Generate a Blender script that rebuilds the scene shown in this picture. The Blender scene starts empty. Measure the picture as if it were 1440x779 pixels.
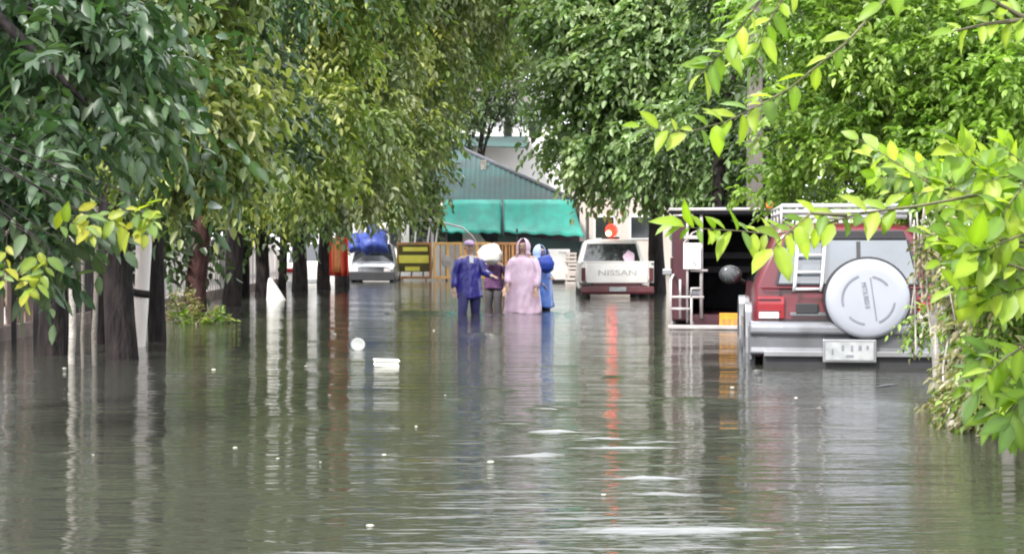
import bpy, math, random
import numpy as np
from mathutils import Vector, Matrix

SC = bpy.context.scene
COL = SC.collection
RNG = np.random.default_rng(11)
R = math.radians
F = 2400.0            # focal length in photo pixels (photo 1440 wide)
CAMZ = 1.09           # camera height over the flood water (z = 0)
HZ = 351.0
DEPTH = 0.42          # water depth over the street


def at(px, py, Y):
    return Vector(((px - 720) / F * Y, Y, CAMZ - (py - HZ) / F * Y))


def atw(px, Y, z=0.0):
    return Vector(((px - 720) / F * Y, Y, z))


# ------------------------------------------------------------------ materials
MATS = {}


def mat(name, col, rough=0.6, metal=0.0, var=0.12, scale=6.0, bump=0.0, bscale=40.0, spec=0.5, coat=0.0, stretch=None,
        dirt_or_reflection=None):
    m = bpy.data.materials.new(name)
    m.use_nodes = True
    nt = m.node_tree
    b = nt.nodes['Principled BSDF']
    b.inputs['Roughness'].default_value = rough
    b.inputs['Metallic'].default_value = metal
    b.inputs['Specular IOR Level'].default_value = spec
    b.inputs['Coat Weight'].default_value = coat
    b.inputs['Coat Roughness'].default_value = 0.06
    tc = nt.nodes.new('ShaderNodeTexCoord')
    mp = nt.nodes.new('ShaderNodeMapping')
    nt.links.new(tc.outputs['Object'], mp.inputs[0])
    if stretch:
        mp.inputs['Scale'].default_value = stretch
    nz = nt.nodes.new('ShaderNodeTexNoise')
    nz.inputs['Scale'].default_value = scale
    nz.inputs['Detail'].default_value = 5
    nt.links.new(mp.outputs[0], nz.inputs['Vector'])
    rp = nt.nodes.new('ShaderNodeValToRGB')
    rp.color_ramp.elements[0].position = 0.3
    rp.color_ramp.elements[1].position = 0.7
    c2 = dirt_or_reflection if dirt_or_reflection else tuple(c * (1 - var) for c in col)
    c1 = tuple(min(1, c * (1 + var)) for c in col)
    rp.color_ramp.elements[0].color = (*c2, 1)
    rp.color_ramp.elements[1].color = (*c1, 1)
    nt.links.new(nz.outputs['Fac'], rp.inputs[0])
    nt.links.new(rp.outputs[0], b.inputs['Base Color'])
    if bump:
        n2 = nt.nodes.new('ShaderNodeTexNoise')
        n2.inputs['Scale'].default_value = bscale
        n2.inputs['Detail'].default_value = 4
        nt.links.new(mp.outputs[0], n2.inputs['Vector'])
        bp = nt.nodes.new('ShaderNodeBump')
        bp.inputs['Strength'].default_value = bump
        bp.inputs['Distance'].default_value = 0.04
        nt.links.new(n2.outputs['Fac'], bp.inputs['Height'])
        nt.links.new(bp.outputs[0], b.inputs['Normal'])
    MATS[name] = m
    return m


def glow(name, col, s):
    m = mat(name, col, 0.4)
    b = m.node_tree.nodes['Principled BSDF']
    b.inputs['Emission Color'].default_value = (*col, 1)
    b.inputs['Emission Strength'].default_value = s
    return m


def leaf_mat(name, trans=0.35, rough=0.38, tcol=(1.3, 1.5, 0.6), spec=0.5):
    m = bpy.data.materials.new(name)
    m.use_nodes = True
    nt = m.node_tree
    b = nt.nodes['Principled BSDF']
    out = nt.nodes['Material Output']
    a = nt.nodes.new('ShaderNodeAttribute')
    a.attribute_name = 'tint'
    nt.links.new(a.outputs['Color'], b.inputs['Base Color'])
    b.inputs['Roughness'].default_value = rough
    b.inputs['Specular IOR Level'].default_value = spec
    mul = nt.nodes.new('ShaderNodeVectorMath')
    mul.operation = 'MULTIPLY'
    mul.inputs[1].default_value = tcol
    nt.links.new(a.outputs['Color'], mul.inputs[0])
    tr = nt.nodes.new('ShaderNodeBsdfTranslucent')
    nt.links.new(mul.outputs[0], tr.inputs['Color'])
    mx = nt.nodes.new('ShaderNodeMixShader')
    mx.inputs[0].default_value = trans
    nt.links.new(b.outputs[0], mx.inputs[1])
    nt.links.new(tr.outputs[0], mx.inputs[2])
    nt.links.new(mx.outputs[0], out.inputs['Surface'])
    MATS[name] = m
    return m


mat('bark', (0.032, 0.026, 0.026), 0.9, scale=14, bump=1.0, bscale=22, stretch=(1, 1, .22), spec=0.25, dirt_or_reflection=(.008, .006, .007))
mat('bark_red', (0.085, 0.042, 0.038), 0.9, dirt_or_reflection=(.022, .010, .011), scale=9, bump=0.9, bscale=22, stretch=(1, 1, .3), spec=0.25)
mat('twig', (0.12, 0.11, 0.06), 0.8, var=0.3)
mat('pale_bark', (0.42, 0.39, 0.36), 0.8, var=0.3, scale=5, bump=0.4, dirt_or_reflection=(0.13, 0.12, 0.1))
mat('grey_pole', (0.14, 0.125, 0.11), 0.85, var=0.3, scale=4, bump=0.3)
mat('dark_pole', (0.035, 0.032, 0.035), 0.7)
mat('fence_board', (0.84, 0.79, 0.77), 0.7, var=0.08, scale=1.5, stretch=(2, 2, .4), dirt_or_reflection=(0.62, 0.55, 0.53))
mat('fence_plinth', (0.22, 0.17, 0.155), 0.85, var=0.3, scale=3, bump=0.3)
mat('fence_dark', (0.045, 0.038, 0.04), 0.85, var=0.3, scale=2, bump=0.2)  # near-black boards, much darker than the pale bays
mat('fence_brown', (0.25, 0.17, 0.145), 0.85, var=0.3, scale=2, bump=0.2)
mat('maroon', (0.135, 0.009, 0.022), 0.28, var=0.15, scale=2, coat=0.6, dirt_or_reflection=(0.10, 0.018, 0.026))
mat('maroon_old', (0.06, 0.014, 0.022), 0.5, var=0.25, scale=3, coat=0.2)
mat('silver', (0.21, 0.22, 0.245), 0.3, metal=0.4, var=0.1, scale=3, coat=0.4, dirt_or_reflection=(0.14, 0.14, 0.15))
mat('cover_silver', (0.37, 0.39, 0.45), 0.38, metal=0.1, var=0.04, scale=3, coat=0.3)
mat('cover_mark', (0.19, 0.20, 0.235), 0.5)
mat('white_paint', (0.78, 0.77, 0.76), 0.35, var=0.05, scale=2, coat=0.3, dirt_or_reflection=(0.62, 0.6, 0.58))
mat('white_metal', (0.56, 0.56, 0.58), 0.4, var=0.06)
mat('pale_tube', (0.5, 0.46, 0.46), 0.4, metal=0.2, var=0.15)
mat('rubber', (0.022, 0.022, 0.025), 0.75, var=0.2)
mat('dark_trim', (0.03, 0.03, 0.034), 0.55)
mat('interior', (0.05, 0.052, 0.065), 0.8, var=0.3)
mat('bench', (0.26, 0.26, 0.30), 0.6)
mat('steel', (0.35, 0.35, 0.37), 0.35, metal=0.7)
mat('red_lens', (0.27, 0.008, 0.015), 0.18, coat=0.7, var=0.05)
mat('clear_lens', (0.75, 0.68, 0.68), 0.15, coat=0.7, var=0.05)
mat('amber_lens', (0.75, 0.2, 0.05), 0.25, coat=0.5)
mat('plate_white', (0.23, 0.25, 0.26), 0.45, var=0.08, scale=9, dirt_or_reflection=(0.45, 0.46, 0.47))
mat('plate_yellow', (0.66, 0.31, 0.03), 0.5, var=0.15, scale=9)
mat('ink', (0.06, 0.06, 0.07), 0.6)
mat('grey_ink', (0.42, 0.41, 0.41), 0.6)
mat('brown_bumper', (0.10, 0.025, 0.032), 0.5, var=0.2)
mat('teal_tarp', (0.010, 0.30, 0.225), 0.6, scale=2.2, stretch=(1, 1, .35), dirt_or_reflection=(0.02, 0.20, 0.16), bump=.4, bscale=5)
mat('roof_grey', (0.052, 0.064, 0.064), 0.85, var=0.2, scale=0.8, dirt_or_reflection=(0.06, 0.115, 0.11), spec=.1)
mat('roof_dark', (0.06, 0.065, 0.075), 0.7, var=0.2)
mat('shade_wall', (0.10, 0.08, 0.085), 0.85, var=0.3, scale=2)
mat('house_white', (0.78, 0.77, 0.77), 0.8, var=0.05, scale=1)
mat('house_beige', (0.52, 0.46, 0.42), 0.85, var=0.1, scale=1)
mat('roof_tile', (0.21, 0.20, 0.20), 0.8, var=0.2, scale=2, bump=0.3)
mat('barrier_orange', (0.78, 0.44, 0.14), 0.5, var=0.15, scale=4)
mat('barrier_rust', (0.48, 0.24, 0.10), 0.7, var=0.25, scale=4)
mat('sign_yellow', (0.85, 0.78, 0.12), 0.5, var=0.08, scale=5)
mat('sign_dark', (0.09, 0.075, 0.02), 0.6)
mat('cone_orange', (1.0, 0.36, 0.13), 0.5, var=0.1, scale=3)
mat('cone_red', (0.80, 0.08, 0.04), 0.55, var=0.2, scale=3)
mat('blue_tarp', (0.045, 0.075, 0.32), 0.45, var=0.4, scale=5, bump=0.5, bscale=12)
mat('skin', (0.50, 0.33, 0.25), 0.55, var=0.06)
mat('hair', (0.02, 0.018, 0.018), 0.5)
mat('rain_navy', (0.04, 0.038, 0.27), 0.3, var=0.22, scale=7, bump=0.35, bscale=9, coat=0.4)
mat('trouser_navy', (0.03, 0.03, 0.13), 0.7, var=0.2)
mat('rain_pink', (0.82, 0.60, 0.76), 0.3, var=0.08, scale=7, bump=0.35, bscale=9, coat=0.4)
mat('rain_blue', (0.07, 0.20, 0.66), 0.3, var=0.22, scale=7, bump=0.35, bscale=9, coat=0.4)
mat('pale_blue', (0.45, 0.6, 0.85), 0.45, var=0.1)
mat('bag_blue', (0.02, 0.06, 0.38), 0.5, var=0.2)
mat('shirt_plum', (0.10, 0.04, 0.11), 0.8, var=0.3)
mat('shirt_white', (0.7, 0.74, 0.8), 0.7, var=0.05)
mat('trouser_dark', (0.05, 0.045, 0.05), 0.8)
mat('sack_white', (0.80, 0.78, 0.74), 0.6, var=0.06, scale=5, bump=0.3, bscale=12)
mat('cap_lilac', (0.5, 0.36, 0.55), 0.7)
mat('foam_white', (0.82, 0.82, 0.76), 0.5, var=0.05)
mat('petal', (0.55, 0.54, 0.46), 0.6, var=0.1)
mat('ground', (0.10, 0.09, 0.07), 0.95, var=0.4, scale=1.5, bump=0.5)
mat('bank_earth', (0.10, 0.085, 0.06), 0.95, var=0.5, scale=6, bump=0.8)
mat('stone_pale', (0.45, 0.41, 0.39), 0.85, var=0.25, scale=4, bump=0.5, dirt_or_reflection=(0.2, 0.18, 0.15))
glow('beacon_red', (1.0, 0.014, 0.008), 5.0)
glow('beacon_core', (1.0, 0.62, 0.28), 3.5)
leaf_mat('leaf_dark', 0.28, 0.4, spec=.5)
leaf_mat('leaf_mid', 0.34, 0.42, spec=.5)
leaf_mat('leaf_lime', 0.48, 0.45, (1.25, 1.35, 0.5))


def glass_mat():
    m = mat('glass', (0.025, 0.028, 0.032), 0.04, spec=1.0, var=0.05)
    m.node_tree.nodes['Principled BSDF'].inputs['Coat Weight'].default_value = 1.0
    m = mat('rear_glass', (0.09, 0.11, 0.135), 0.08, spec=1.0, scale=2.2, dirt_or_reflection=(.05, .06, .07))  # patchy grey in the base colour stands in for reflections of sky and trees
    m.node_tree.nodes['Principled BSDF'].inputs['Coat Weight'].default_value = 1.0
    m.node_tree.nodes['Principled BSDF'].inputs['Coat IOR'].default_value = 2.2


glass_mat()


# ------------------------------------------------------------------ mesh builder
class MB:
    def __init__(s):
        s.v = []
        s.f = []
        s.mi = []

    def add(s, vs, fs, m=0):
        o = len(s.v)
        s.v += [tuple(p) for p in vs]
        s.f += [tuple(i + o for i in f) for f in fs]
        s.mi += [m] * len(fs)
        return s

    def box(s, c, d, rot=None, m=0, taper=None):
        x, y, z = (k / 2 for k in d)
        t = taper or 1.0
        P = [Vector(p) for p in ((-x, -y, -z), (x, -y, -z), (x, y, -z), (-x, y, -z),
                                 (-x * t, -y * t, z), (x * t, -y * t, z), (x * t, y * t, z), (-x * t, y * t, z))]
        if rot is not None:
            P = [rot @ p for p in P]
        c = Vector(c)
        return s.add([p + c for p in P], [(0, 3, 2, 1), (4, 5, 6, 7), (0, 1, 5, 4), (1, 2, 6, 5), (2, 3, 7, 6), (3, 0, 4, 7)], m)

    def hexa(s, P, m=0):      # 4 bottom, 4 top points
        return s.add(P, [(0, 3, 2, 1), (4, 5, 6, 7), (0, 1, 5, 4), (1, 2, 6, 5), (2, 3, 7, 6), (3, 0, 4, 7)], m)

    def loft(s, rings, cap=True, m=0, closed=True):
        n = len(rings[0])
        vs = [p for r in rings for p in r]
        fs = []
        k = n if closed else n - 1
        for i in range(len(rings) - 1):
            for j in range(k):
                a, b = i * n + j, i * n + (j + 1) % n
                fs.append((a, b, b + n, a + n))
        if cap:
            fs.append(tuple(range(n - 1, -1, -1)))
            o = (len(rings) - 1) * n
            fs.append(tuple(range(o, o + n)))
        return s.add(vs, fs, m)

    def tube(s, pts, r, n=8, m=0, wob=0.0):
        pts = [Vector(p) for p in pts]
        if not hasattr(r, '__len__'):
            r = [r] * len(pts)
        rings = []
        up = None
        for i, p in enumerate(pts):
            d = (pts[min(i + 1, len(pts) - 1)] - pts[max(i - 1, 0)]).normalized()
            if up is None:
                up = Vector((1, 0, 0)) if abs(d.x) < 0.8 else Vector((0, 0, 1))
            u = (up - d * up.dot(d)).normalized()
            up = u
            w = d.cross(u)
            rings.append([p + (u * math.cos(a) + w * math.sin(a)) * r[i] * (1 + wob * (RNG.random() - .5))
                          for a in (2 * math.pi * k / n for k in range(n))])
        return s.loft(rings, True, m)

    def ell(s, c, rad, nu=16, nv=10, m=0, fn=None):
        c = Vector(c)
        if not hasattr(rad, '__len__'):
            rad = (rad,) * 3
        rings = []
        for i in range(nv + 1):
            t = math.pi * (i + 0.02 if i == 0 else (i - 0.02 if i == nv else i)) / nv
            ring = []
            for j in range(nu):
                a = 2 * math.pi * j / nu
                d = Vector((math.sin(t) * math.cos(a), math.sin(t) * math.sin(a), -math.cos(t)))
                k = fn(d) if fn else 1.0
                ring.append(c + Vector((d.x * rad[0], d.y * rad[1], d.z * rad[2])) * k)
            rings.append(ring)
        return s.loft(rings, True, m)

    def disc(s, c, axis, prof, n=32, m=0):    # lathe: prof = [(radius, offset along axis)]
        c = Vector(c)
        axis = Vector(axis).normalized()
        u = axis.orthogonal().normalized()
        w = axis.cross(u)
        rings = [[c + axis * h + (u * math.cos(a) + w * math.sin(a)) * max(r, 1e-4)
                  for a in (2 * math.pi * k / n for k in range(n))] for r, h in prof]
        return s.loft(rings, True, m)

    def arc_strip(s, c, r0, r1, a0, a1, y0, y1, n=14, m=0):   # flat curved bar in the local x-z plane
        rings = []
        for i in range(n + 1):
            a = a0 + (a1 - a0) * i / n
            ca, sa = math.cos(a), math.sin(a)
            rings.append([(c[0] + r * ca, y, c[2] + r * sa) for r, y in ((r0, y0), (r1, y0), (r1, y1), (r0, y1))])
        return s.loft(rings, True, m)

    def build(s, name, mats, parent=None, smooth=False, bevel=0.0, sub=0, loc=None, solid=0.0):
        me = bpy.data.meshes.new(name)
        me.from_pydata(s.v, [], s.f)
        if isinstance(mats, str):
            mats = [mats]
        for k in mats:
            me.materials.append(MATS[k])
        if len(mats) > 1:
            me.polygons.foreach_set('material_index', s.mi)
        me.validate()
        import bmesh
        bm = bmesh.new()
        bm.from_mesh(me)
        bmesh.ops.recalc_face_normals(bm, faces=bm.faces)
        bm.to_mesh(me)
        bm.free()
        if smooth:
            me.polygons.foreach_set('use_smooth', [True] * len(me.polygons))
        me.update()
        o = bpy.data.objects.new(name, me)
        COL.objects.link(o)
        if parent:
            o.parent = parent
        if loc is not None:
            o.location = loc
        if bevel:
            md = o.modifiers.new('bevel', 'BEVEL')
            md.width = bevel
            md.segments = 2
            md.limit_method = 'ANGLE'
            md.angle_limit = R(28)
        if solid:
            md = o.modifiers.new('solid', 'SOLIDIFY')
            md.thickness = solid
        if sub:
            md = o.modifiers.new('sub', 'SUBSURF')
            md.levels = sub
            md.render_levels = sub
        return o


def tag(o, label, cat, group=None):
    o['label'] = label
    o['category'] = cat
    if group:
        o['group'] = group
    return o


def thing(name, label, cat, loc, rz=0.0, group=None):
    o = bpy.data.objects.new(name, None)
    COL.objects.link(o)
    o.location = loc
    o.rotation_euler = (0, 0, rz)
    o.empty_display_size = 0.2
    return tag(o, label, cat, group)


def copy_tree(o, parent=None):
    c = o.copy()
    COL.objects.link(c)
    c.parent = parent
    for ch in list(o.children):
        copy_tree(ch, c)
    return c


def text(name, s, size, matname, parent, loc, rot=(R(90), 0, 0), ext=0.002, sx=1.0, bold=0.0):
    cu = bpy.data.curves.new(name, 'FONT')
    cu.body = s
    cu.size = size
    cu.extrude = ext
    cu.offset = bold
    cu.align_x = 'CENTER'
    cu.align_y = 'CENTER'
    cu.materials.append(MATS[matname])
    tmp = bpy.data.objects.new(name, cu)
    COL.objects.link(tmp)
    bpy.context.view_layer.update()
    me = bpy.data.meshes.new_from_object(tmp.evaluated_get(bpy.context.evaluated_depsgraph_get()))
    bpy.data.objects.remove(tmp)
    me.name = name
    o = bpy.data.objects.new(name, me)
    COL.objects.link(o)
    o.parent = parent
    o.location = loc
    o.rotation_euler = rot
    o.scale = (sx, 1, 1)
    return o


# ------------------------------------------------------------------ foliage
UP = np.array([0, 0, 1.0])


def nrm(a):
    return a / (np.linalg.norm(a, axis=-1, keepdims=True) + 1e-9)


def leaves_geo(pos, axis, up, L, W, tint, hi=False):
    n = len(pos)
    side = nrm(np.cross(axis, up))
    nn = nrm(np.cross(side, axis))
    L = L[:, None]
    W = W[:, None]
    fold = W * 0.22
    curl = L * RNG.uniform(-.02, .34, (n, 1)) if hi else L * .14

    def p(a, s, z):
        return pos + axis * L * a + side * W * s - nn * z
    if hi:
        st = [p(0, 0, 0), p(.16, .32, -fold * .5), p(.42, .5, -fold + curl * .2), p(.72, .36, -fold * .7 + curl * .6), p(1, 0, curl),
              p(.72, -.36, -fold * .7 + curl * .6), p(.42, -.5, -fold + curl * .2), p(.16, -.32, -fold * .5),
              p(.2, 0, 0), p(.45, 0, curl * .2), p(.74, 0, curl * .55)]
        fq = [(0, 8, 1, 1), (1, 8, 9, 2), (2, 9, 10, 3), (3, 10, 4, 4), (0, 7, 8, 8), (7, 6, 9, 8), (6, 5, 10, 9), (5, 4, 10, 10)]
        k = 11
        quads = [f for f in fq if len(set(f)) == 4]
        tris = [tuple(dict.fromkeys(f)) for f in fq if len(set(f)) == 3]
    else:
        st = [p(0, 0, 0), p(.3, .5, -fold), p(.7, .4, -fold + curl * .4), p(1, 0, curl), p(.7, -.4, -fold + curl * .4), p(.3, -.5, -fold)]
        quads = [(0, 3, 2, 1), (0, 5, 4, 3)]
        tris = []
        k = 6
    V = np.stack(st, 1).reshape(-1, 3)
    off = (np.arange(n) * k)[:, None, None]
    Q = (np.array(quads)[None] + off).reshape(-1, 4)
    T = (np.array(tris)[None] + off).reshape(-1, 3) if tris else np.zeros((0, 3), int)
    C = np.repeat(tint, k, 0)
    if hi:      # paler midrib, duller margin, some blemished tips
        cm = np.ones((n, k, 1))
        cm[:, 8:11] = 1.22
        cm[:, [1, 2, 3, 5, 6, 7]] = RNG.uniform(.72, 1.0, (n, 6, 1))
        cm[:, 4] = RNG.uniform(.45, 1.0, (n, 1))
        C = np.concatenate([np.clip(C[:, :3] * cm.reshape(-1, 1), 0, .9), C[:, 3:]], 1)
    return V, Q, T, C


def sprigs_geo(o, d, length, k, L, W, palette, droop=0.4, hi=False, jitter=0.3, width_var=0.25, tvar=0.14, pin=None):
    """o,d: (N,3) sprig origins and directions; each carries k leaves along it"""
    N = len(o)
    d = nrm(d)
    s = nrm(np.cross(d, UP + RNG.normal(0, .35, (N, 3))))
    pal = np.array(palette)
    base = pal[RNG.integers(0, len(pal), N)]
    if pin is not None:
        nc_ = pin.max() + 1
        cl = pal[RNG.integers(0, len(pal), nc_)] * RNG.uniform(.7, 1.35, (nc_, 1))
        base = base * .3 + cl[pin] * .7
    base = base * (1 + RNG.normal(0, tvar, (N, 1)))
    P, A, U, C, LL = [], [], [], [], []
    g = np.array([0, 0, -1.0])
    ln = length * RNG.uniform(.7, 1.25, (N, 1))
    for j in range(k):
        t = .12 + .88 * j / max(1, k - 1)
        p = o + d * ln * t + g * ln * droop * t * t * .7
        ax = nrm(d + 2 * droop * .7 * t * g)
        sg = 1 if j % 2 else -1
        if j == k - 1:
            ld = ax + RNG.normal(0, jitter * .6, (N, 3))
        else:
            ld = ax * .55 + s * sg * .85 + g * droop * .5 + RNG.normal(0, jitter, (N, 3))
        P.append(p)
        A.append(nrm(ld))
        U.append(nrm(UP * 1.0 + RNG.normal(0, .45, (N, 3)) - .25 * d))
        C.append(np.clip(base * (1 + RNG.normal(0, .12, (N, 1))), .004, .9))
        LL.append(L * RNG.uniform(.7, 1.2, N) * (1 - .25 * abs(t - .5)))
    P, A, U, C, LL = (np.concatenate(x) for x in (P, A, U, C, LL))
    Wd = LL * W * RNG.uniform(1 - width_var, 1 + width_var, len(LL))
    C4 = np.concatenate([C, np.ones((len(C), 1))], 1)
    return leaves_geo(P, A, U, LL, Wd, C4, hi)


def foliage_object(name, geos, matname, parent=None, base=(0, 0, 0)):
    off = 0
    Vs, Qs, Ts, Cs = [], [], [], []
    for V, Q, T, C in geos:
        Vs.append(V)
        Qs.append(Q + off)
        Ts.append(T + off)
        Cs.append(C)
        off += len(V)
    V = np.concatenate(Vs) - np.array(base)
    Q = np.concatenate(Qs)
    T = np.concatenate(Ts)
    C = np.concatenate(Cs)
    me = bpy.data.meshes.new(name)
    me.vertices.add(len(V))
    me.vertices.foreach_set('co', V.astype(np.float32).ravel())
    nl = Q.size + T.size
    me.loops.add(nl)
    me.loops.foreach_set('vertex_index', np.concatenate([Q.ravel(), T.ravel()]).astype(np.int32))
    npoly = len(Q) + len(T)
    me.polygons.add(npoly)
    st = np.concatenate([np.arange(len(Q)) * 4, Q.size + np.arange(len(T)) * 3]).astype(np.int32)
    me.polygons.foreach_set('loop_start', st)
    me.update(calc_edges=True)
    a = me.attributes.new('tint', 'FLOAT_COLOR', 'POINT')
    a.data.foreach_set('color', C.astype(np.float32).ravel())
    me.materials.append(MATS[matname])
    me.validate()
    o = bpy.data.objects.new(name, me)
    COL.objects.link(o)
    if parent:
        o.parent = parent
    return o


def blob_sprigs(c, rad, nclump, per, clump_r, down=0.35, out=0.8):
    """scatter clumps through an ellipsoid (biased to its skin), sprigs through each clump"""
    c = np.array(c)
    rad = np.array(rad)
    u = nrm(RNG.normal(0, 1, (nclump, 3)))
    r = RNG.uniform(.25, 1, (nclump, 1)) ** .5
    cc = c + u * r * rad
    cr = clump_r * RNG.uniform(.6, 1.3, (nclump, 1))
    o = np.repeat(cc, per, 0)
    cu = np.repeat(u, per, 0)
    v = nrm(RNG.normal(0, 1, (nclump * per, 3)))
    o = o + v * np.repeat(cr, per, 0) * RNG.uniform(.1, 1, (nclump * per, 1)) ** .6 * np.array([1, 1, .8])
    d = v * .6 + cu * out * .5 + RNG.normal(0, .4, v.shape) + np.array([0, 0, -down])
    return o, d, np.repeat(np.arange(nclump), per)


def limb(mb, a, b, r0, r1, sag=0.15, n=7, k=6):
    a, b = Vector(a), Vector(b)
    L = (b - a).length
    wob = Vector(RNG.normal(0, .05, 3)) * L
    pts = []
    for i in range(n):
        t = i / (n - 1)
        p = a.lerp(b, t) + wob * math.sin(t * math.pi) + Vector((0, 0, sag * L * math.sin(t * math.pi)))
        pts.append(p)
    mb.tube(pts, [r0 + (r1 - r0) * i / (n - 1) for i in range(n)], k, 0, .12)


def tree(label, base, trunk_r, trunk_top, blobs, palette, leaf, W, matname, dens=1.0, clump=0.5, per=16, k=7, down=.35,
         droop=.4, lean=(0, 0), name='street_tree', bark='bark', group=None, hi=False, sl=2.6, depth=None, trunk_pts=None):
    """blobs: (px, py, Y, rpx[, ypx]) in photo pixels at distance Y"""
    base = Vector(base)
    root = thing(name, label, 'tree', base, 0, group)
    mb = MB()
    top = base + Vector((lean[0], lean[1], trunk_top - base.z))
    n = 11
    pts, rr = [], []
    wob = RNG.normal(0, .05, (n, 2)).cumsum(0) * .4
    for i in range(n):
        t = i / (n - 1)
        p = base.lerp(top, t) + Vector((wob[i][0], wob[i][1], 0)) * (0 if i == 0 else 1)
        pts.append(p - base)
        rr.append(trunk_r * (1.12 - .5 * t + .45 * max(0, .2 - t)))
    mb.tube(pts, rr, 11, 0, .16)
    tip = pts[-1]
    fork = pts[-3]
    geos = []
    for b in blobs:
        px, py, Y, rp = b[:4]
        rz = b[4] if len(b) > 4 else rp
        c = at(px, py, Y)
        s = Y / F
        rad = (rp * s, max(rp, rz) * s * .9 if depth is None else depth, rz * s)
        a = fork.lerp(tip, RNG.random())
        limb(mb, a, (c - base) * 1.0, trunk_r * .42, trunk_r * .08, .08)
        vol = rp * rp * rz * s ** 3 / (clump ** 3)
        nc = max(5, int(4.0 * dens * vol ** .72))
        o, d, ci = blob_sprigs(c, rad, nc, per, clump, down)
        geos.append(sprigs_geo(o, d, leaf * sl, k, leaf, W, palette, droop, hi, pin=ci))
    mb.build('trunk', bark, root, smooth=True)
    cr = foliage_object('crown', geos, matname, root, base)
    return root


def shrub_geo(c, rad, nc, per, clump, leaf, W, pal, k=7, down=.1, droop=.3, hi=False, sl=2.4):
    o, d, ci = blob_sprigs(c, rad, nc, per, clump, down)
    return sprigs_geo(o, d, leaf * sl, k, leaf, W, pal, droop, hi)


P_BLUE = [(.04, .085, .04), (.055, .11, .05), (.08, .135, .065), (.04, .09, .03), (.11, .15, .08)]
P_OLIVE = [(.11, .165, .04), (.16, .21, .055), (.22, .255, .06), (.075, .125, .035), (.29, .30, .10), (.13, .175, .06)]
P_GREY = [(.11, .145, .065), (.17, .205, .10), (.08, .115, .05), (.25, .27, .15), (.13, .175, .065)]
P_YELL = [(.25, .285, .045), (.17, .23, .045), (.34, .35, .075), (.12, .18, .04), (.22, .255, .08)]
P_MID = [(.12, .19, .08), (.17, .25, .10), (.23, .31, .15), (.08, .135, .06), (.30, .37, .21)]
P_FINE = [(.15, .26, .04), (.20, .32, .05), (.24, .36, .07), (.10, .19, .035), (.30, .41, .11)]
P_OLIVE, P_GREY, P_YELL = [[(r * 1.06, g * 1.08, b_ * 1.15) for r, g, b_ in p] for p in (P_OLIVE, P_GREY, P_YELL)]
P_MID = [(r * 1.15, g * 1.15, b_ * 1.1) for r, g, b_ in P_MID]
P_LIME = [(.23, .36, .02), (.29, .41, .03), (.17, .29, .025), (.34, .44, .05), (.13, .235, .03)]
P_DRY = [(.22, .20, .10), (.30, .27, .17), (.13, .14, .055), (.13, .19, .045), (.36, .33, .25)]
P_BACK = [(.04, .07, .03), (.055, .085, .035), (.07, .10, .045)]

LG = 'trees along the left fence'

# near dark tree hanging in from the upper left
tree('dark green broad-leaved tree drooping into the upper left corner nearest the camera', atw(-150, 11.0, -DEPTH), .17, 3.2,
     [(40, 60, 11, 130), (125, 150, 10.6, 90, 90), (50, 235, 10.4, 70, 60), (190, 30, 11.2, 80), (0, 290, 10, 40, 50), (60, -70, 11.4, 170, 90),
      (110, 90, 12.2, 120), (185, 130, 11.4, 45, 70)],
     P_BLUE, .155, .42, 'leaf_dark', dens=1.0, clump=.34, per=9, k=8, down=.6, droop=.55, group=LG, hi=True, sl=2.4)
tree('left fence tree with the widest dark trunk, standing behind the pale poles', atw(72, 17.6, -DEPTH), .155, 3.4,
     [(60, 110, 18, 130), (80, 245, 17.4, 75, 45), (40, -60, 18, 150, 90), (165, 212, 17.5, 50, 45)],
     P_BLUE + P_OLIVE[:1], .15, .42, 'leaf_dark', dens=1.1, clump=.45, per=14, down=.5, droop=.5, group=LG)
tree('olive leaved tree on a thick straight trunk just left of the whitewashed stem', atw(165, 17.0, -DEPTH), .15, 3.6,
     [(255, 40, 16.6, 75, 90), (285, 150, 16.4, 70, 70), (195, 238, 16.6, 60, 28), (295, 232, 16.5, 60, 28), (250, -80, 17, 130, 80),
      (205, 140, 16.2, 50, 70), (325, 80, 16.8, 35, 80)],
     P_OLIVE + P_GREY[:2], .145, .42, 'leaf_mid', dens=1.1, clump=.32, per=18, down=.7, droop=.5, group=LG)
tree('slim dark trunked tree just right of the whitewashed stem', atw(216, 20.3, -DEPTH), .10, 3.8,
     [(375, 60, 22.5, 50, 120), (335, 200, 21, 60, 38), (380, -70, 22, 110, 80), (300, 100, 22.5, 80, 100), (390, 150, 22.8, 30, 80)],
     P_BLUE + P_GREY[:1], .15, .42, 'leaf_dark', dens=.9, clump=.42, per=14, down=.7, droop=.5, group=LG)
tree('tree with the twisted reddish trunk and a leafy tuft at its foot', atw(270, 26.4, -DEPTH), .16, 4.2,
     [(450, 40, 26, 60, 80), (440, 140, 25.5, 55, 55), (420, 235, 25.5, 55, 38), (440, -60, 26, 110, 80), (360, 246, 26, 55, 24)],
     P_YELL + P_OLIVE, .16, .44, 'leaf_mid', dens=1.1, clump=.38, per=18, down=.7, droop=.5, bark='bark_red', lean=(.25, 0), group=LG)
tree('fence tree with a straight dark trunk right of the reddish one', atw(327, 33, -DEPTH), .17, 4.6,
     [(520, 40, 33, 65, 80), (500, 150, 32, 50, 62), (455, 262, 32, 50, 28), (520, 245, 32.5, 38, 35), (510, -70, 33, 120, 80)],
     P_OLIVE + P_GREY, .18, .44, 'leaf_mid', dens=1.1, clump=.44, per=18, down=.65, droop=.5, group=LG)
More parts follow.
